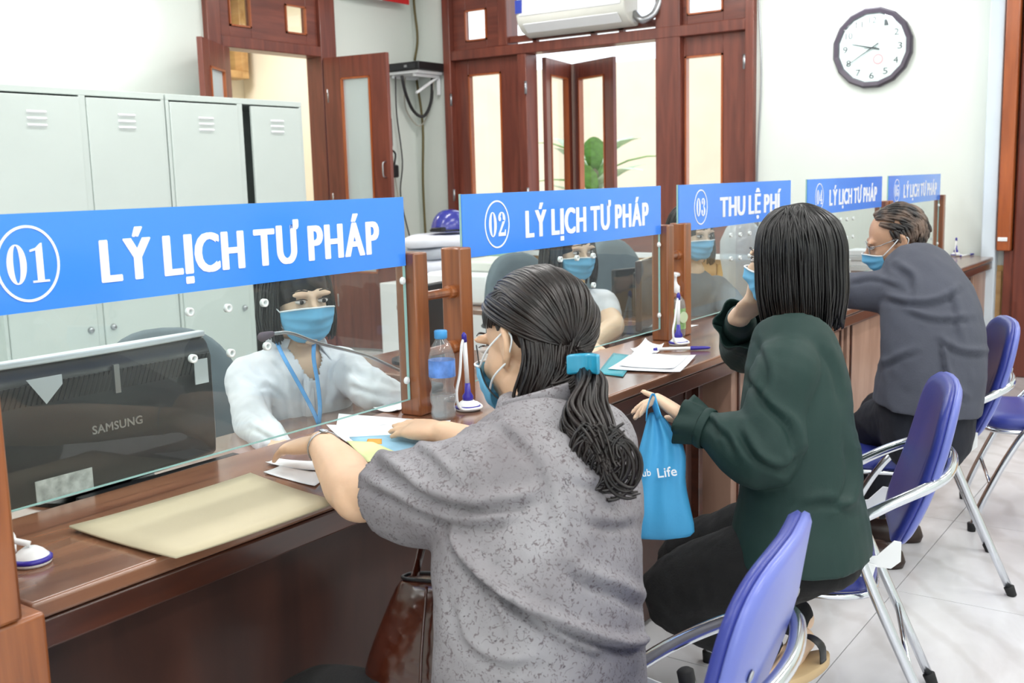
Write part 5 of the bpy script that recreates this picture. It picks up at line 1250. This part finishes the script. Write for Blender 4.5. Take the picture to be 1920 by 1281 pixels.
G().tube([nkb+U2*.056*math.cos(a)+F2*.052*math.sin(a)+np.array((0, 0, .014)) for a in np.linspace(0, 2*PI, 36)], [(.016, .005)]*36, 10, ref=(0, 0, 1), cap=False).build('collar', SHIRTW, W2, smooth=True)
Tg = G()
for a, b_, c in ((hipL, knL, anL), (hipR, knR, anR)): limb(Tg, [a, lerp(a, b_, .5), b_, lerp(b_, c, .45), lerp(b_, c, .93)], [.105, .095, .078, .070, .052], 18)
torso(Tg, U2, [pel-np.array((0, 0, .075)), pel-np.array((0, 0, .04)), pel+np.array((0, 0, .05))], [(.14, .11), (.175, .135), (.16, .12)], flat=True)
melt(Tg, 'trousers', TROUS, W2, .009, 4, cloth_disp(5, .002, 6))
# sandal
ds = nz(at(1455, 1285, 2.24)-at(1535, 1238, 2.36)); c = at(1498, 1258, 2.30); sn = nz(np.cross(ds, (.57, -.82, 0))); sn = sn if sn[2] > 0 else -sn; sw = nz(np.cross(sn, ds))
sd_ = G().rings([[c+ds*x+sw*y*w_+sn*z for x, y in [(.115*math.cos(a), .036*math.sin(a)) for a in [2*PI*k/28 for k in range(28)]]] for z, w_ in ((-.012, .9), (-.008, 1), (.008, 1), (.011, .94))]).build('sandal', plain('sandal_sole', (196, 168, 128), .6), W2, smooth=True)
G().tube([c-ds*.05+sw*.03+sn*.012, c-ds*.045+sw*.028+sn*.05, c-ds*.04+sn*.066, c-ds*.045-sw*.028+sn*.05, c-ds*.05-sw*.03+sn*.012], [(.014, .002)]*5, 8, sub=4, ref=ds).build('strap', M['black'], sd_, smooth=True)
ruffle(W2, lerp(elL, wrL, .78), wrL-elL, .036, .050, .055, GREEN)
ruffle(W2, lerp(elR, wrR, .72), wrR-elR, .040, .062, .05, GREEN)
face_parts(H2, W2, HAIRB); add_mask(H2, W2)
def bob(H, length, n, mat, parent, seed, front=1.0, r=.0026, vol0=1.06, ragged=.2, fringe=True, down=(0, 0, -1), flare=.02, part=0.0, facegap=52):
    hg = G(); hg.ell(H(0, -.020, .036), np.array((.083, .100, .094))*H.k, 30, 20, H.R); rr = random.Random(seed); down = nz(down); paths = []
    for i in range(n):
        phi = rr.uniform(-180, 180)
        if abs(phi) < facegap: phi = math.copysign(facegap+rr.random()*14, phi)
        a = math.radians(phi); h = np.array((math.sin(a), math.cos(a), 0.))       # phi = 0 is the face
        s0 = nz((part+.06*rr.gauss(0, 1), rr.uniform(-.55, .62)*.9, .98)); vol = vol0+.06*rr.random()
        P = []
        for t in np.linspace(0, 1, 5):
            e = h*math.sin(t*PI/2*.98)+np.array((0, 0, 1))*math.cos(t*PI/2*.98); d = nz(s0*(1-t)**1.5+e*(t+.05)); P.append(H.skull(d, 1.07+(vol-1.07)*t))
        Ld = length*(1-ragged*.5+ragged*rr.random()); hw = H.dirn(h); hw = nz(hw-down*np.dot(hw, down)); wob = rr.gauss(0, .006)
        for t in (.33, .66, 1.0): P.append(P[4]+down*Ld*t+hw*(flare*t-.034*max(0, t-.6))+np.array((wob, wob*.5, 0))*t)
        paths.append(P)
    if fringe:
        for i in range(int(n*.16)):
            x = rr.uniform(-.8, .8); P = [H.skull((x*.2+part, .3, .95), 1.07), H.skull((x*.5, .75, .75), 1.10), H.skull((x*.85, .95, .40), 1.11), H.skull((x*1.0, .95, .18), 1.09)]
            paths.append(P)
    locks(hg, paths, r, seed, .005, 6, .35)
    return hg.build('hair', mat, parent, smooth=True)
bob(H2, .165, 1250, HAIRB, W2, 3, flare=.0, fringe=False, ragged=.34, vol0=1.13, down=(.05, -.03, -1))
# phone
G().obox(at(1462, 985, 2.12), nz((.3, .25, .5))*.012, nz((.75, -.3, .35))*.036, nz((-.25, .1, .75))*.078) if False else None
# light blue carrier bag hanging from her left hand
BAGM = m_cloth('light_blue_bag_cloth', (66, 160, 214), .6, .05, 120)
bag = thing('carrier_bag', 'light blue cloth carrier bag with white Life lettering held by the woman in green', 'bag', tuple(at(1250, 1010, 2.24)))
top = at(1224, 792, 2.235); R_ = []
ux = nz(at(1310, 900, 2.24)-at(1190, 905, 2.26)); uy = nz(np.cross(ux, (0, 0, 1)))
def row(pl, pr, th, z_, n=36, ph=0, fold=.0):
    a, b_ = at(pl[0], pl[1], 2.26), at(pr[0], pr[1], 2.24); out = []
    for k in range(n):
        an = 2*PI*k/n; t = .5-.5*math.cos(an); s = math.sin(an)
        out.append(lerp(a, b_, t)+uy*(th*math.copysign(abs(s)**.7, s)+fold*math.sin(t*17+ph)*(1-abs(2*t-1)**3))*(-1))
    return out
rows_ = [row((1216, 770), (1240, 775), .012, 0, fold=.002), row((1212, 790), (1252, 792), .016, 0, fold=.006), row((1204, 820), (1275, 818), .022, 0, ph=.4, fold=.008), row((1193, 860), (1290, 855), .03, 0, ph=.8, fold=.007), row((1188, 905), (1283, 895), .032, 0, ph=1.2, fold=.005), row((1186, 950), (1292, 940), .030, 0, ph=1.6, fold=.003), row((1186, 990), (1303, 985), .022, 0, ph=2, fold=.0015), row((1187, 1016), (1306, 1011), .006, 0)]
G().rings(rows_).build('bag_body', BAGM, bag, smooth=True, sub=1)
o_ = at(1234, 896, 2.20); ubx = nz(at(1266, 892, 2.195)-at(1234, 896, 2.20)); ubz = nz(np.array((0, 0, 1))-ubx*ubx[2])
place_text(G(), 'Life', o_, ubx, ubz, .040, .020, .01, .0015).build('lettering', M['letters'], bag)
place_text(G(), 'ub', at(1205, 894, 2.215), ubx, ubz, .018, .015, .01, .0015).build('lettering', M['letters'], bag)
G().tube([at(1236, 785, 2.22), at(1228, 760, 2.23), at(1222, 742, 2.24), at(1214, 765, 2.23), at(1212, 785, 2.24)], [(.012, .0015)]*5, 8, sub=4).build('handle', BAGM, bag, smooth=True)

# -------------------------------------------------- man in the grey jacket
W3 = thing('person', 'older man with thinning grey hair in dark grey jacket leaning his arms on the counter', 'person', (3.42, .85, 0))
U3 = nz((1, .30, 0)); F3 = nz((-.30, 1, 0))
pel = at(1738, 755, 3.30); wai = at(1748, 690, 3.28); che = at(1746, 610, 3.32); upp = at(1728, 540, 3.42); nkb = at(1712, 500, 3.50)
H3 = Head(at(1680, 454, 3.52), az(108, -.34), (-.1, .0, 1), .98)
shL = upp-U3*.17+np.array((0, 0, .0)); shR = upp+U3*.17
elL = at(1600, 545, 3.50); wrL = at(1650, 548, 3.78); elR = at(1740, 520, 4.0); wrR = at(1640, 540, 3.9)
B = G(); add_head(B, H3)
limb(B, [nkb-np.array((0, 0, .03)), nkb, H3(0, -.02, -.06), H3(0, -.014, -.01)], [.066, .062, .058, .05])
torso(B, U3, [pel, wai, che, upp, nkb], [(.16, .12), (.155, .12), (.165, .115), (.165, .09), (.07, .06)])
for a, b_, c in ((shL, elL, wrL), (shR, elR, wrR)): limb(B, [a, lerp(a, b_, .5), b_, lerp(b_, c, .4), c], [.055, .048, .042, .04, .028])
add_hand(B, wrL, np.array((.5, .3, 0)), (0, 0, 1), +1, 1.05, (.3, .3, .3, .3)); add_hand(B, wrR, np.array((-.6, .1, -.05)), (0, 0, 1), -1, 1.05, (.3, .3, .3, .3))
hipL, hipR = pel-U3*.09, pel+U3*.09; knL = at(1640, 800, 3.50); knR = at(1650, 780, 3.78); anL = at(1655, 930, 3.55); anR = at(1690, 910, 3.80)
for a, b_, c in ((hipL, knL, anL), (hipR, knR, anR)):
    limb(B, [a, lerp(a, b_, .5), b_, lerp(b_, c, .4), c], [.085, .07, .058, .052, .036]); B.tube([c+np.array((0, -.04, -.04)), c+np.array((-.02, .07, -.05)), c+np.array((-.04, .15, -.06))], [(.035, .035), (.042, .028), (.035, .018)], 14, sub=4, round_end=True, ref=U3)
melt(B, 'body', SK3, W3, .0065, 4)
Sg = G()
torso(Sg, U3, [pel-np.array((0, 0, .01)), lerp(pel, wai, .5), wai, che, upp, lerp(upp, nkb, .6), nkb+np.array((0, 0, .0))], [(.205, .165), (.20, .162), (.193, .158), (.198, .15), (.185, .122), (.13, .095), (.075, .066)], 32, 2.4, True)
for sh_, el_, wr_ in ((shL, elL, wrL), (shR, elR, wrR)): limb(Sg, [lerp(sh_, upp, .4), sh_, lerp(sh_, el_, .5), el_, lerp(el_, wr_, .5), lerp(el_, wr_, .95)], [.085, .084, .072, .064, .056, .044], 20)
cre3 = [([(1660, 560), (1710, 570), (1760, 565), (1800, 545)], 7, 0.0105), ([(1700, 585), (1750, 600), (1820, 600)], 7, 0.0090), ([(1760, 640), (1800, 660), (1850, 665)], 7, 0.0105), ([(1765, 690), (1790, 730), (1810, 750)], 7, 0.0090), ([(1680, 500), (1710, 520), (1712, 550)], 7, 0.0105), ([(1590, 530), (1640, 525), (1690, 540)], 6, 0.0060), ([(1650, 690), (1690, 670), (1720, 660)], 7, 0.0075), ([(1780, 540), (1790, 580), (1800, 640)], 7, 0.0060), ([(1765, 640), (1772, 690), (1790, 740)], 5, 0.0120)]
jk = melt(Sg, 'jacket', JACK, W3, .0075, 5, cloth_disp(21, .003, 3.5, .0008, cre3))
G().tube([nkb+U3*.074*math.cos(a)+F3*.066*math.sin(a)+np.array((0, 0, .012+.006*math.sin(a))) for a in np.linspace(0, 2*PI, 36)], [(.022, .007)]*36, 10, ref=(0, 0, 1), cap=False).build('collar', JACK, W3, smooth=True)
pk = at(1690, 665, 3.05); 
Tg = G()
for a, b_, c in ((hipL, knL, anL), (hipR, knR, anR)): limb(Tg, [a, lerp(a, b_, .5), b_, lerp(b_, c, .45), c+np.array((0, 0, -.02))], [.105, .092, .078, .07, .060], 18)
torso(Tg, U3, [pel-np.array((0, 0, .09)), pel, pel+np.array((0, 0, .05))], [(.18, .14), (.18, .14), (.16, .12)])
melt(Tg, 'trousers', NAVY, W3, .011, 4, cloth_disp(5, .003, 6))
for c in (anL, anR):
    G().rings([[c+np.array((-.03, .05, 0))+U3*.045*k_*math.copysign(abs(math.cos(a))**.8, math.cos(a))+F3*.135*k_*math.copysign(abs(math.sin(a))**.8, math.sin(a))+np.array((0, 0, z)) for a in [2*PI*i/24 for i in range(24)]] for k_, z in ((.95, -c[2]+.002), (1, -c[2]+.02), (.92, -c[2]+.055), (.5, -c[2]+.085))]).build('shoe', plain('brown_shoe', (52, 36, 30), .35), W3, smooth=True)
face_parts(H3, W3, None); add_mask(H3, W3)
# thinning hair: thick black at back and sides, streaky over the scalp
hm, nt, b = new_mat('thinning_hair'); v = _coord(nt, (1, 1, 1)); n1 = nt.nodes.new('ShaderNodeTexNoise'); n1.inputs['Scale'].default_value = 16; n1.inputs['Detail'].default_value = 6; nt.links.new(v, n1.inputs['Vector'])
r = nt.nodes.new('ShaderNodeValToRGB'); r.color_ramp.elements[0].position = .42; r.color_ramp.elements[0].color = lin((30, 27, 27)); r.color_ramp.elements[1].position = .62; r.color_ramp.elements[1].color = lin((118, 98, 86)); nt.links.new(n1.outputs[0], r.inputs[0]); nt.links.new(r.outputs[0], b.inputs['Base Color']); b.inputs['Roughness'].default_value = .5
hg = G(); rr = random.Random(8); paths = []
for i in range(900):
    d = nz([rr.gauss(0, 1), rr.gauss(0, 1), rr.gauss(0, 1)])
    if d[2] < -.55 or d[1] > .58 or (d[1] > .25 and d[2] < .42) or (d[2] < -.1 and d[1] > -.3): continue
    if d[2] > .55 and rr.random() < .35: continue
    P = []; q = d.copy()
    for t in range(4): P.append(H3.skull(q, 1.03+.02*t-.012*t*t*.5)); q = nz(q+np.array((d[0]*.10, -.16 if d[2] > .3 else -.02, -.12)))
    paths.append(P)
locks(hg, paths, .0052, 2, .003, 6, .3)
cap_ = []
for th in np.linspace(-.32, PI/2-.02, 14):
    cap_.append([H3.skull((math.cos(th)*math.sin(a), math.cos(th)*math.cos(a) if math.cos(a) < 0 else math.cos(th)*math.cos(a)*.55, math.sin(th)+(.42 if th < .5 and math.cos(a) > .2 else 0)*(1-th)), 1.02) for a in np.linspace(0, 2*PI, 33)[:-1]])
hg.build('hair', hm, W3, smooth=True)
# spectacles
gl = G(); 
for s in (-1, 1): gl.tube([H3(s*.032+.021*math.cos(a), .094-.004*abs(math.cos(a)), .012+.017*math.sin(a)) for a in np.linspace(0, 2*PI, 22)], .0014, 6, cap=False)
for s in (-1, 1): gl.tube([H3(s*.053, .088, .016), H3(s*.074, .05, .018), H3(s*.082, -.01, .024)], .0014, 6)
gl.tube([H3(-.011, .094, .014), H3(.011, .094, .014)], .0014, 6)
o_ = gl.build('spectacles', M['steel'], W3, smooth=True); o_['kind'] = 'stuff' if False else o_.get('kind', ''); del o_['kind']

# -------------------------------------------------- clerk in the white shirt behind the first screen
W4 = thing('person', 'clerk in white shirt, blue mask and blue lanyard behind the first screen', 'person', (2.0, 2.3, 0))
F4 = az(245); U4 = np.array((-F4[1], F4[0], 0.)) * -1        # her right-hand side
U4 = nz(np.cross(F4, (0, 0, 1)))
pel = at(560, 950, 2.98); wai = at(556, 850, 2.92); che = at(553, 760, 2.86); upp = at(553, 686, 2.84); nkb = at(556, 640, 2.84)
H4 = Head(at(558, 562, 2.80), az(252, -.12), (0, 0, 1), 1.02)
shR = upp+U4*.130+np.array((0, 0, -.022)); shL = upp-U4*.130+np.array((0, 0, -.022))
elR = at(478, 800, 2.62); wrR = at(520, 838, 2.38); elL = at(700, 735, 2.72); wrL = at(752, 748, 2.76)
B = G(); add_head(B, H4)
limb(B, [nkb-np.array((0, 0, .03)), nkb, H4(0, -.02, -.06), H4(0, -.014, -.01)], [.055, .05, .048, .045])
torso(B, U4, [pel, wai, che, upp, nkb], [(.15, .10), (.125, .09), (.125, .09), (.115, .072), (.052, .045)])
for a, b_, c in ((shL, elL, wrL), (shR, elR, wrR)): limb(B, [a, lerp(a, b_, .5), b_, lerp(b_, c, .4), c], [.040, .040, .037, .035, .025])
add_hand(B, wrR, at(555, 850, 2.30)-wrR, (0, .1, 1), +1, .95, (.2, .2, .25, .3)); add_hand(B, wrL, at(815, 772, 2.70)-wrL, (0, .1, 1), -1, .95, (.2, .2, .25, .3))
hipL, hipR = pel-U4*.09, pel+U4*.09; 
for s, a in ((-1, hipL), (1, hipR)):
    k_ = a+F4*.38+np.array((0, 0, -.02)); c = k_+np.array((0, .02, -.36)); limb(B, [a, lerp(a, k_, .5), k_, lerp(k_, c, .4), c], [.08, .068, .055, .05, .034])
melt(B, 'body', SK2, W4, .0058, 4)
Sg = G()
torso(Sg, U4, [pel, wai, che, upp, lerp(upp, nkb, .6), nkb+np.array((0, 0, .002))], [(.175, .13), (.158, .122), (.158, .122), (.138, .098), (.088, .072), (.056, .050)], 32, 2.1, True)
for sh_, el_, wr_ in ((shL, elL, wrL), (shR, elR, wrR)): limb(Sg, [lerp(sh_, upp, .4), sh_, lerp(sh_, el_, .5), el_, lerp(el_, wr_, .5), lerp(el_, wr_, .95)], [.056, .061, .054, .052, .045, .037], 20)
cre4 = [([(575, 640), (572, 700), (578, 760), (588, 830)], 4, .004), ([(505, 670), (530, 700), (540, 740)], 6, .006), ([(640, 670), (622, 700), (618, 740)], 6, .006), ([(480, 720), (510, 725), (535, 750)], 6, .005), ([(660, 680), (680, 700), (720, 705)], 6, .005), ([(450, 700), (500, 730), (520, 790)], 8, .006), ([(455, 760), (490, 770), (515, 800)], 8, .006), ([(640, 690), (690, 700), (740, 720)], 7, .005), ([(650, 720), (700, 735), (750, 745)], 7, .006), ([(575, 700), (570, 760), (580, 820)], 7, .006), ([(520, 700), (540, 760), (545, 820)], 7, .005), ([(470, 800), (500, 815), (520, 830)], 6, .004), ([(620, 660), (625, 720), (615, 760)], 7, .005)]
def vneck(V, c=nkb):
    w = V-c; x = w@U4; y = w@F4; z = w[:, 2]
    return (y > 0) & (z > -.085) & (np.abs(x+.004) < .010+.46*(z+.085))
sh4 = melt(Sg, 'shirt', SHIRTW, W4, .0062, 5, cloth_disp(31, .0022, 6, .0009, cre4), vneck)
md = sh4.modifiers.new('s', 'SOLIDIFY'); md.thickness = .003; md.offset = -1
pk = [upp+F4*.100+np.array((0, 0, -.02)), che+F4*.128+np.array((0, 0, .02)), lerp(che, wai, .5)+F4*.130, wai+F4*.128]
G().tube(pk, [(.014, .0025)]*4, 8, sub=4, ref=U4).build('placket', SHIRTW, W4, smooth=True)
for q_ in (.15, .45, .8): p_ = lerp(pk[0], pk[2], q_)+F4*.004; G().ell(p_, (.005, .005, .005), 10, 8).build('button', M['offwhite'], W4, smooth=True)

# open collar with two points, button placket
ng = nkb+np.array((0, 0, .0))
def col(sgn):
    g = G(); a0_ = ng-F4*.05+np.array((0, 0, .05)); P = [ng+U4*sgn*.062*math.sin(a)-F4*.056*math.cos(a)+np.array((0, 0, .040-.018*(1-math.cos(a))/2*1.6)) for a in np.linspace(0, 2.6, 9)]
    out = [p+nz(p-ng)*.020+np.array((0, 0, -.032-.012*(i/8)**2)) for i, p in enumerate(P)]
    out[-1] = out[-1]+F4*.012+U4*sgn*.030+np.array((0, 0, -.028)); out[-2] = out[-2]+U4*sgn*.012+np.array((0, 0, -.012))
    g.grid([P, out]); return g
for s_ in (-1, 1): col(s_).build('collar', SHIRTW, W4, solid=.003)
for i in range(4):
    p = lerp(upp, wai, .1+.24*i)+F4*(.132 if i else .115)
# lanyard
LAN = plain('lanyard_blue', (92, 160, 220), .6)
e_ = at(598, 796, 2.66)
G().tube([ng+U4*.062+np.array((0, 0, .03)), at(528, 662, 2.70), at(560, 720, 2.675), at(584, 765, 2.66), e_], [(.0055, .0012)]*5, 8, sub=5, ref=U4).build('lanyard', LAN, W4, smooth=True)
G().tube([ng-U4*.055+np.array((0, 0, .03)), at(588, 668, 2.72), at(596, 720, 2.68), at(600, 765, 2.66), e_], [(.0055, .0012)]*5, 8, sub=5, ref=U4).build('lanyard', LAN, W4, smooth=True)
Tg = G(); torso(Tg, U4, [pel-np.array((0, 0, .09)), pel-np.array((0, 0, .01)), pel+np.array((0, 0, .04))], [(.17, .13), (.18, .14), (.16, .12)])
for s, a in ((-1, hipL), (1, hipR)):
    k_ = a+F4*.38+np.array((0, 0, -.02)); c = k_+np.array((0, .02, -.34)); limb(Tg, [a, lerp(a, k_, .5), k_, lerp(k_, c, .4), c], [.1, .085, .07, .064, .055])
melt(Tg, 'trousers', TROUS, W4, .014, 3)
face_parts(H4, W4, HAIRB); add_mask(H4, W4, z0=.002)
bob(H4, .125, 640, HAIRB, W4, 17, flare=.012, facegap=60, part=.12, fringe=False, vol0=1.05)

# -------------------------------------------------- clerks behind the second and middle screens
def clerk(label, px, dy, D, hd, hm, cloth, seed, sleeve=.55, hy=0):
    t = thing('person', label, 'person', tuple(at(px, 700, D)*np.array((1, 1, 0))))
    F5 = az(238); U5 = nz(np.cross(F5, (0, 0, 1)))
    pel = at(px, 760+dy, D+.2); wai = at(px+2, 700+dy, D+.12); che = at(px+2, 630+dy, D+.05); upp = at(px+2, 572+dy, D-.02); nkb = at(px+5, 535+dy, D-.04)
    H5 = Head(at(px+hd, 470+dy+hy, D-.06), az(250, -.2), (0, 0, 1), 1.0)
    shR = upp+U5*.145+np.array((0, 0, -.01)); shL = upp-U5*.145+np.array((0, 0, -.01)); elL = at(px+88, 612+dy, D-.2); wrL = at(px+45, 648+dy, D-.38); elR = at(px-62, 640+dy, D-.2); wrR = at(px-22, 660+dy, D-.38)
    B = G(); add_head(B, H5)
    limb(B, [nkb-np.array((0, 0, .03)), nkb, H5(0, -.02, -.06), H5(0, -.014, -.01)], [.055, .05, .048, .045])
    torso(B, U5, [pel, wai, che, upp, nkb], [(.15, .10), (.125, .09), (.135, .095), (.14, .078), (.055, .045)])
    for a, b_, c in ((shL, elL, wrL), (shR, elR, wrR)): limb(B, [a, lerp(a, b_, .5), b_, lerp(b_, c, .4), c], [.05, .046, .041, .038, .027])
    add_hand(B, wrL, (-.4, -.2, -.1), (0, .1, 1), -1, .95); add_hand(B, wrR, (.3, -.4, -.1), (0, .1, 1), +1, .95)
    melt(B, 'body', SK2, t, .0075, 4)
    Sg = G()
    torso(Sg, U5, [pel, wai, che, upp, lerp(upp, nkb, .6), nkb], [(.175, .13), (.165, .125), (.165, .125), (.152, .10), (.112, .08), (.060, .052)], 28, 2.3, True)
    for sh_, el_ in ((shL, elL), (shR, elR)): limb(Sg, [lerp(sh_, upp, .4), sh_, lerp(sh_, el_, sleeve*.6), lerp(sh_, el_, sleeve)], [.060, .062, .060, .056], 20)
    melt(Sg, 'shirt', cloth, t, .009, 5, cloth_disp(seed, .0025, 5))
    face_parts(H5, t, HAIRB); add_mask(H5, t, z0=.002)
    bob(H5, .15, 300, hm, t, seed, flare=.02, facegap=60, fringe=False, r=.005)
clerk('second clerk in white short sleeves and blue mask behind the second screen', 1062, 0, 4.0, 6, HAIR1, SHIRTW, 27)
clerk('third clerk in grey shirt and blue mask behind the middle screen', 1292, -28, 4.6, 4, HAIRB, m_cloth('blue_grey_shirt', (112, 124, 134), .8, .06), 37, .95, hy=-2)

# -------------------------------------------------- brown handbag beside the first woman
HB = plain('brown_croc_leather', (60, 25, 15), .18, var=.25, scale=8, coat=.6)
nt = HB.node_tree; b = nt.nodes['Principled BSDF']; v = _coord(nt, (1, 1, 1.6)); vo = nt.nodes.new('ShaderNodeTexVoronoi'); vo.inputs['Scale'].default_value = 42; vo.feature = 'SMOOTH_F1'; nt.links.new(v, vo.inputs['Vector'])
bp = nt.nodes.new('ShaderNodeBump'); bp.invert = True; bp.inputs['Strength'].default_value = .55; bp.inputs['Distance'].default_value = .006; nt.links.new(vo.outputs['Distance'], bp.inputs['Height']); nt.links.new(bp.outputs[0], b.inputs['Normal'])
hbg = thing('handbag', 'glossy brown crocodile-pattern handbag hanging under the counter beside the grey shirt', 'handbag', tuple(at(760, 1300, 1.68)))
def brow(pl, pr, th, d0=1.70, d1=1.62):
    a, b_ = at(pl[0], pl[1], d0), at(pr[0], pr[1], d1); n_ = nz(np.cross(b_-a, (0, 0, 1))); out = []
    for k in range(40):
        an = 2*PI*k/40; t = .5-.5*math.copysign(abs(math.cos(an))**.75, math.cos(an)); s = math.sin(an); out.append(lerp(a, b_, t)+n_*th*math.copysign(abs(s)**.7, s))
    return out
G().rings([brow((762, 1078), (862, 1085), .018), brow((752, 1090), (868, 1095), .030), brow((735, 1135), (872, 1140), .040), brow((712, 1190), (876, 1195), .048), brow((694, 1240), (880, 1245), .052), brow((690, 1290), (880, 1295), .050), brow((700, 1330), (870, 1335), .036)]).build('bag_body', HB, hbg, smooth=True, sub=1)
G().tube([at(778, 1080, 1.66), at(790, 1030, 1.66), at(800, 985, 1.66), at(812, 950, 1.66), at(835, 985, 1.64), at(845, 1040, 1.62), at(850, 1085, 1.62)], [(.011, .003)]*7, 8, sub=5).build('strap', HB, hbg, smooth=True)
G().tube(brow((760, 1079), (864, 1086), .019)+[brow((760, 1079), (864, 1086), .019)[0]], .003, 8, cap=False).build('zip_edge', M['black'], hbg, smooth=True)
G().tube([at(800, 1100, 1.615), at(795, 1160, 1.60), at(790, 1230, 1.59), at(788, 1290, 1.585)], .0025, 8, sub=4).build('piping', HB, hbg, smooth=True)
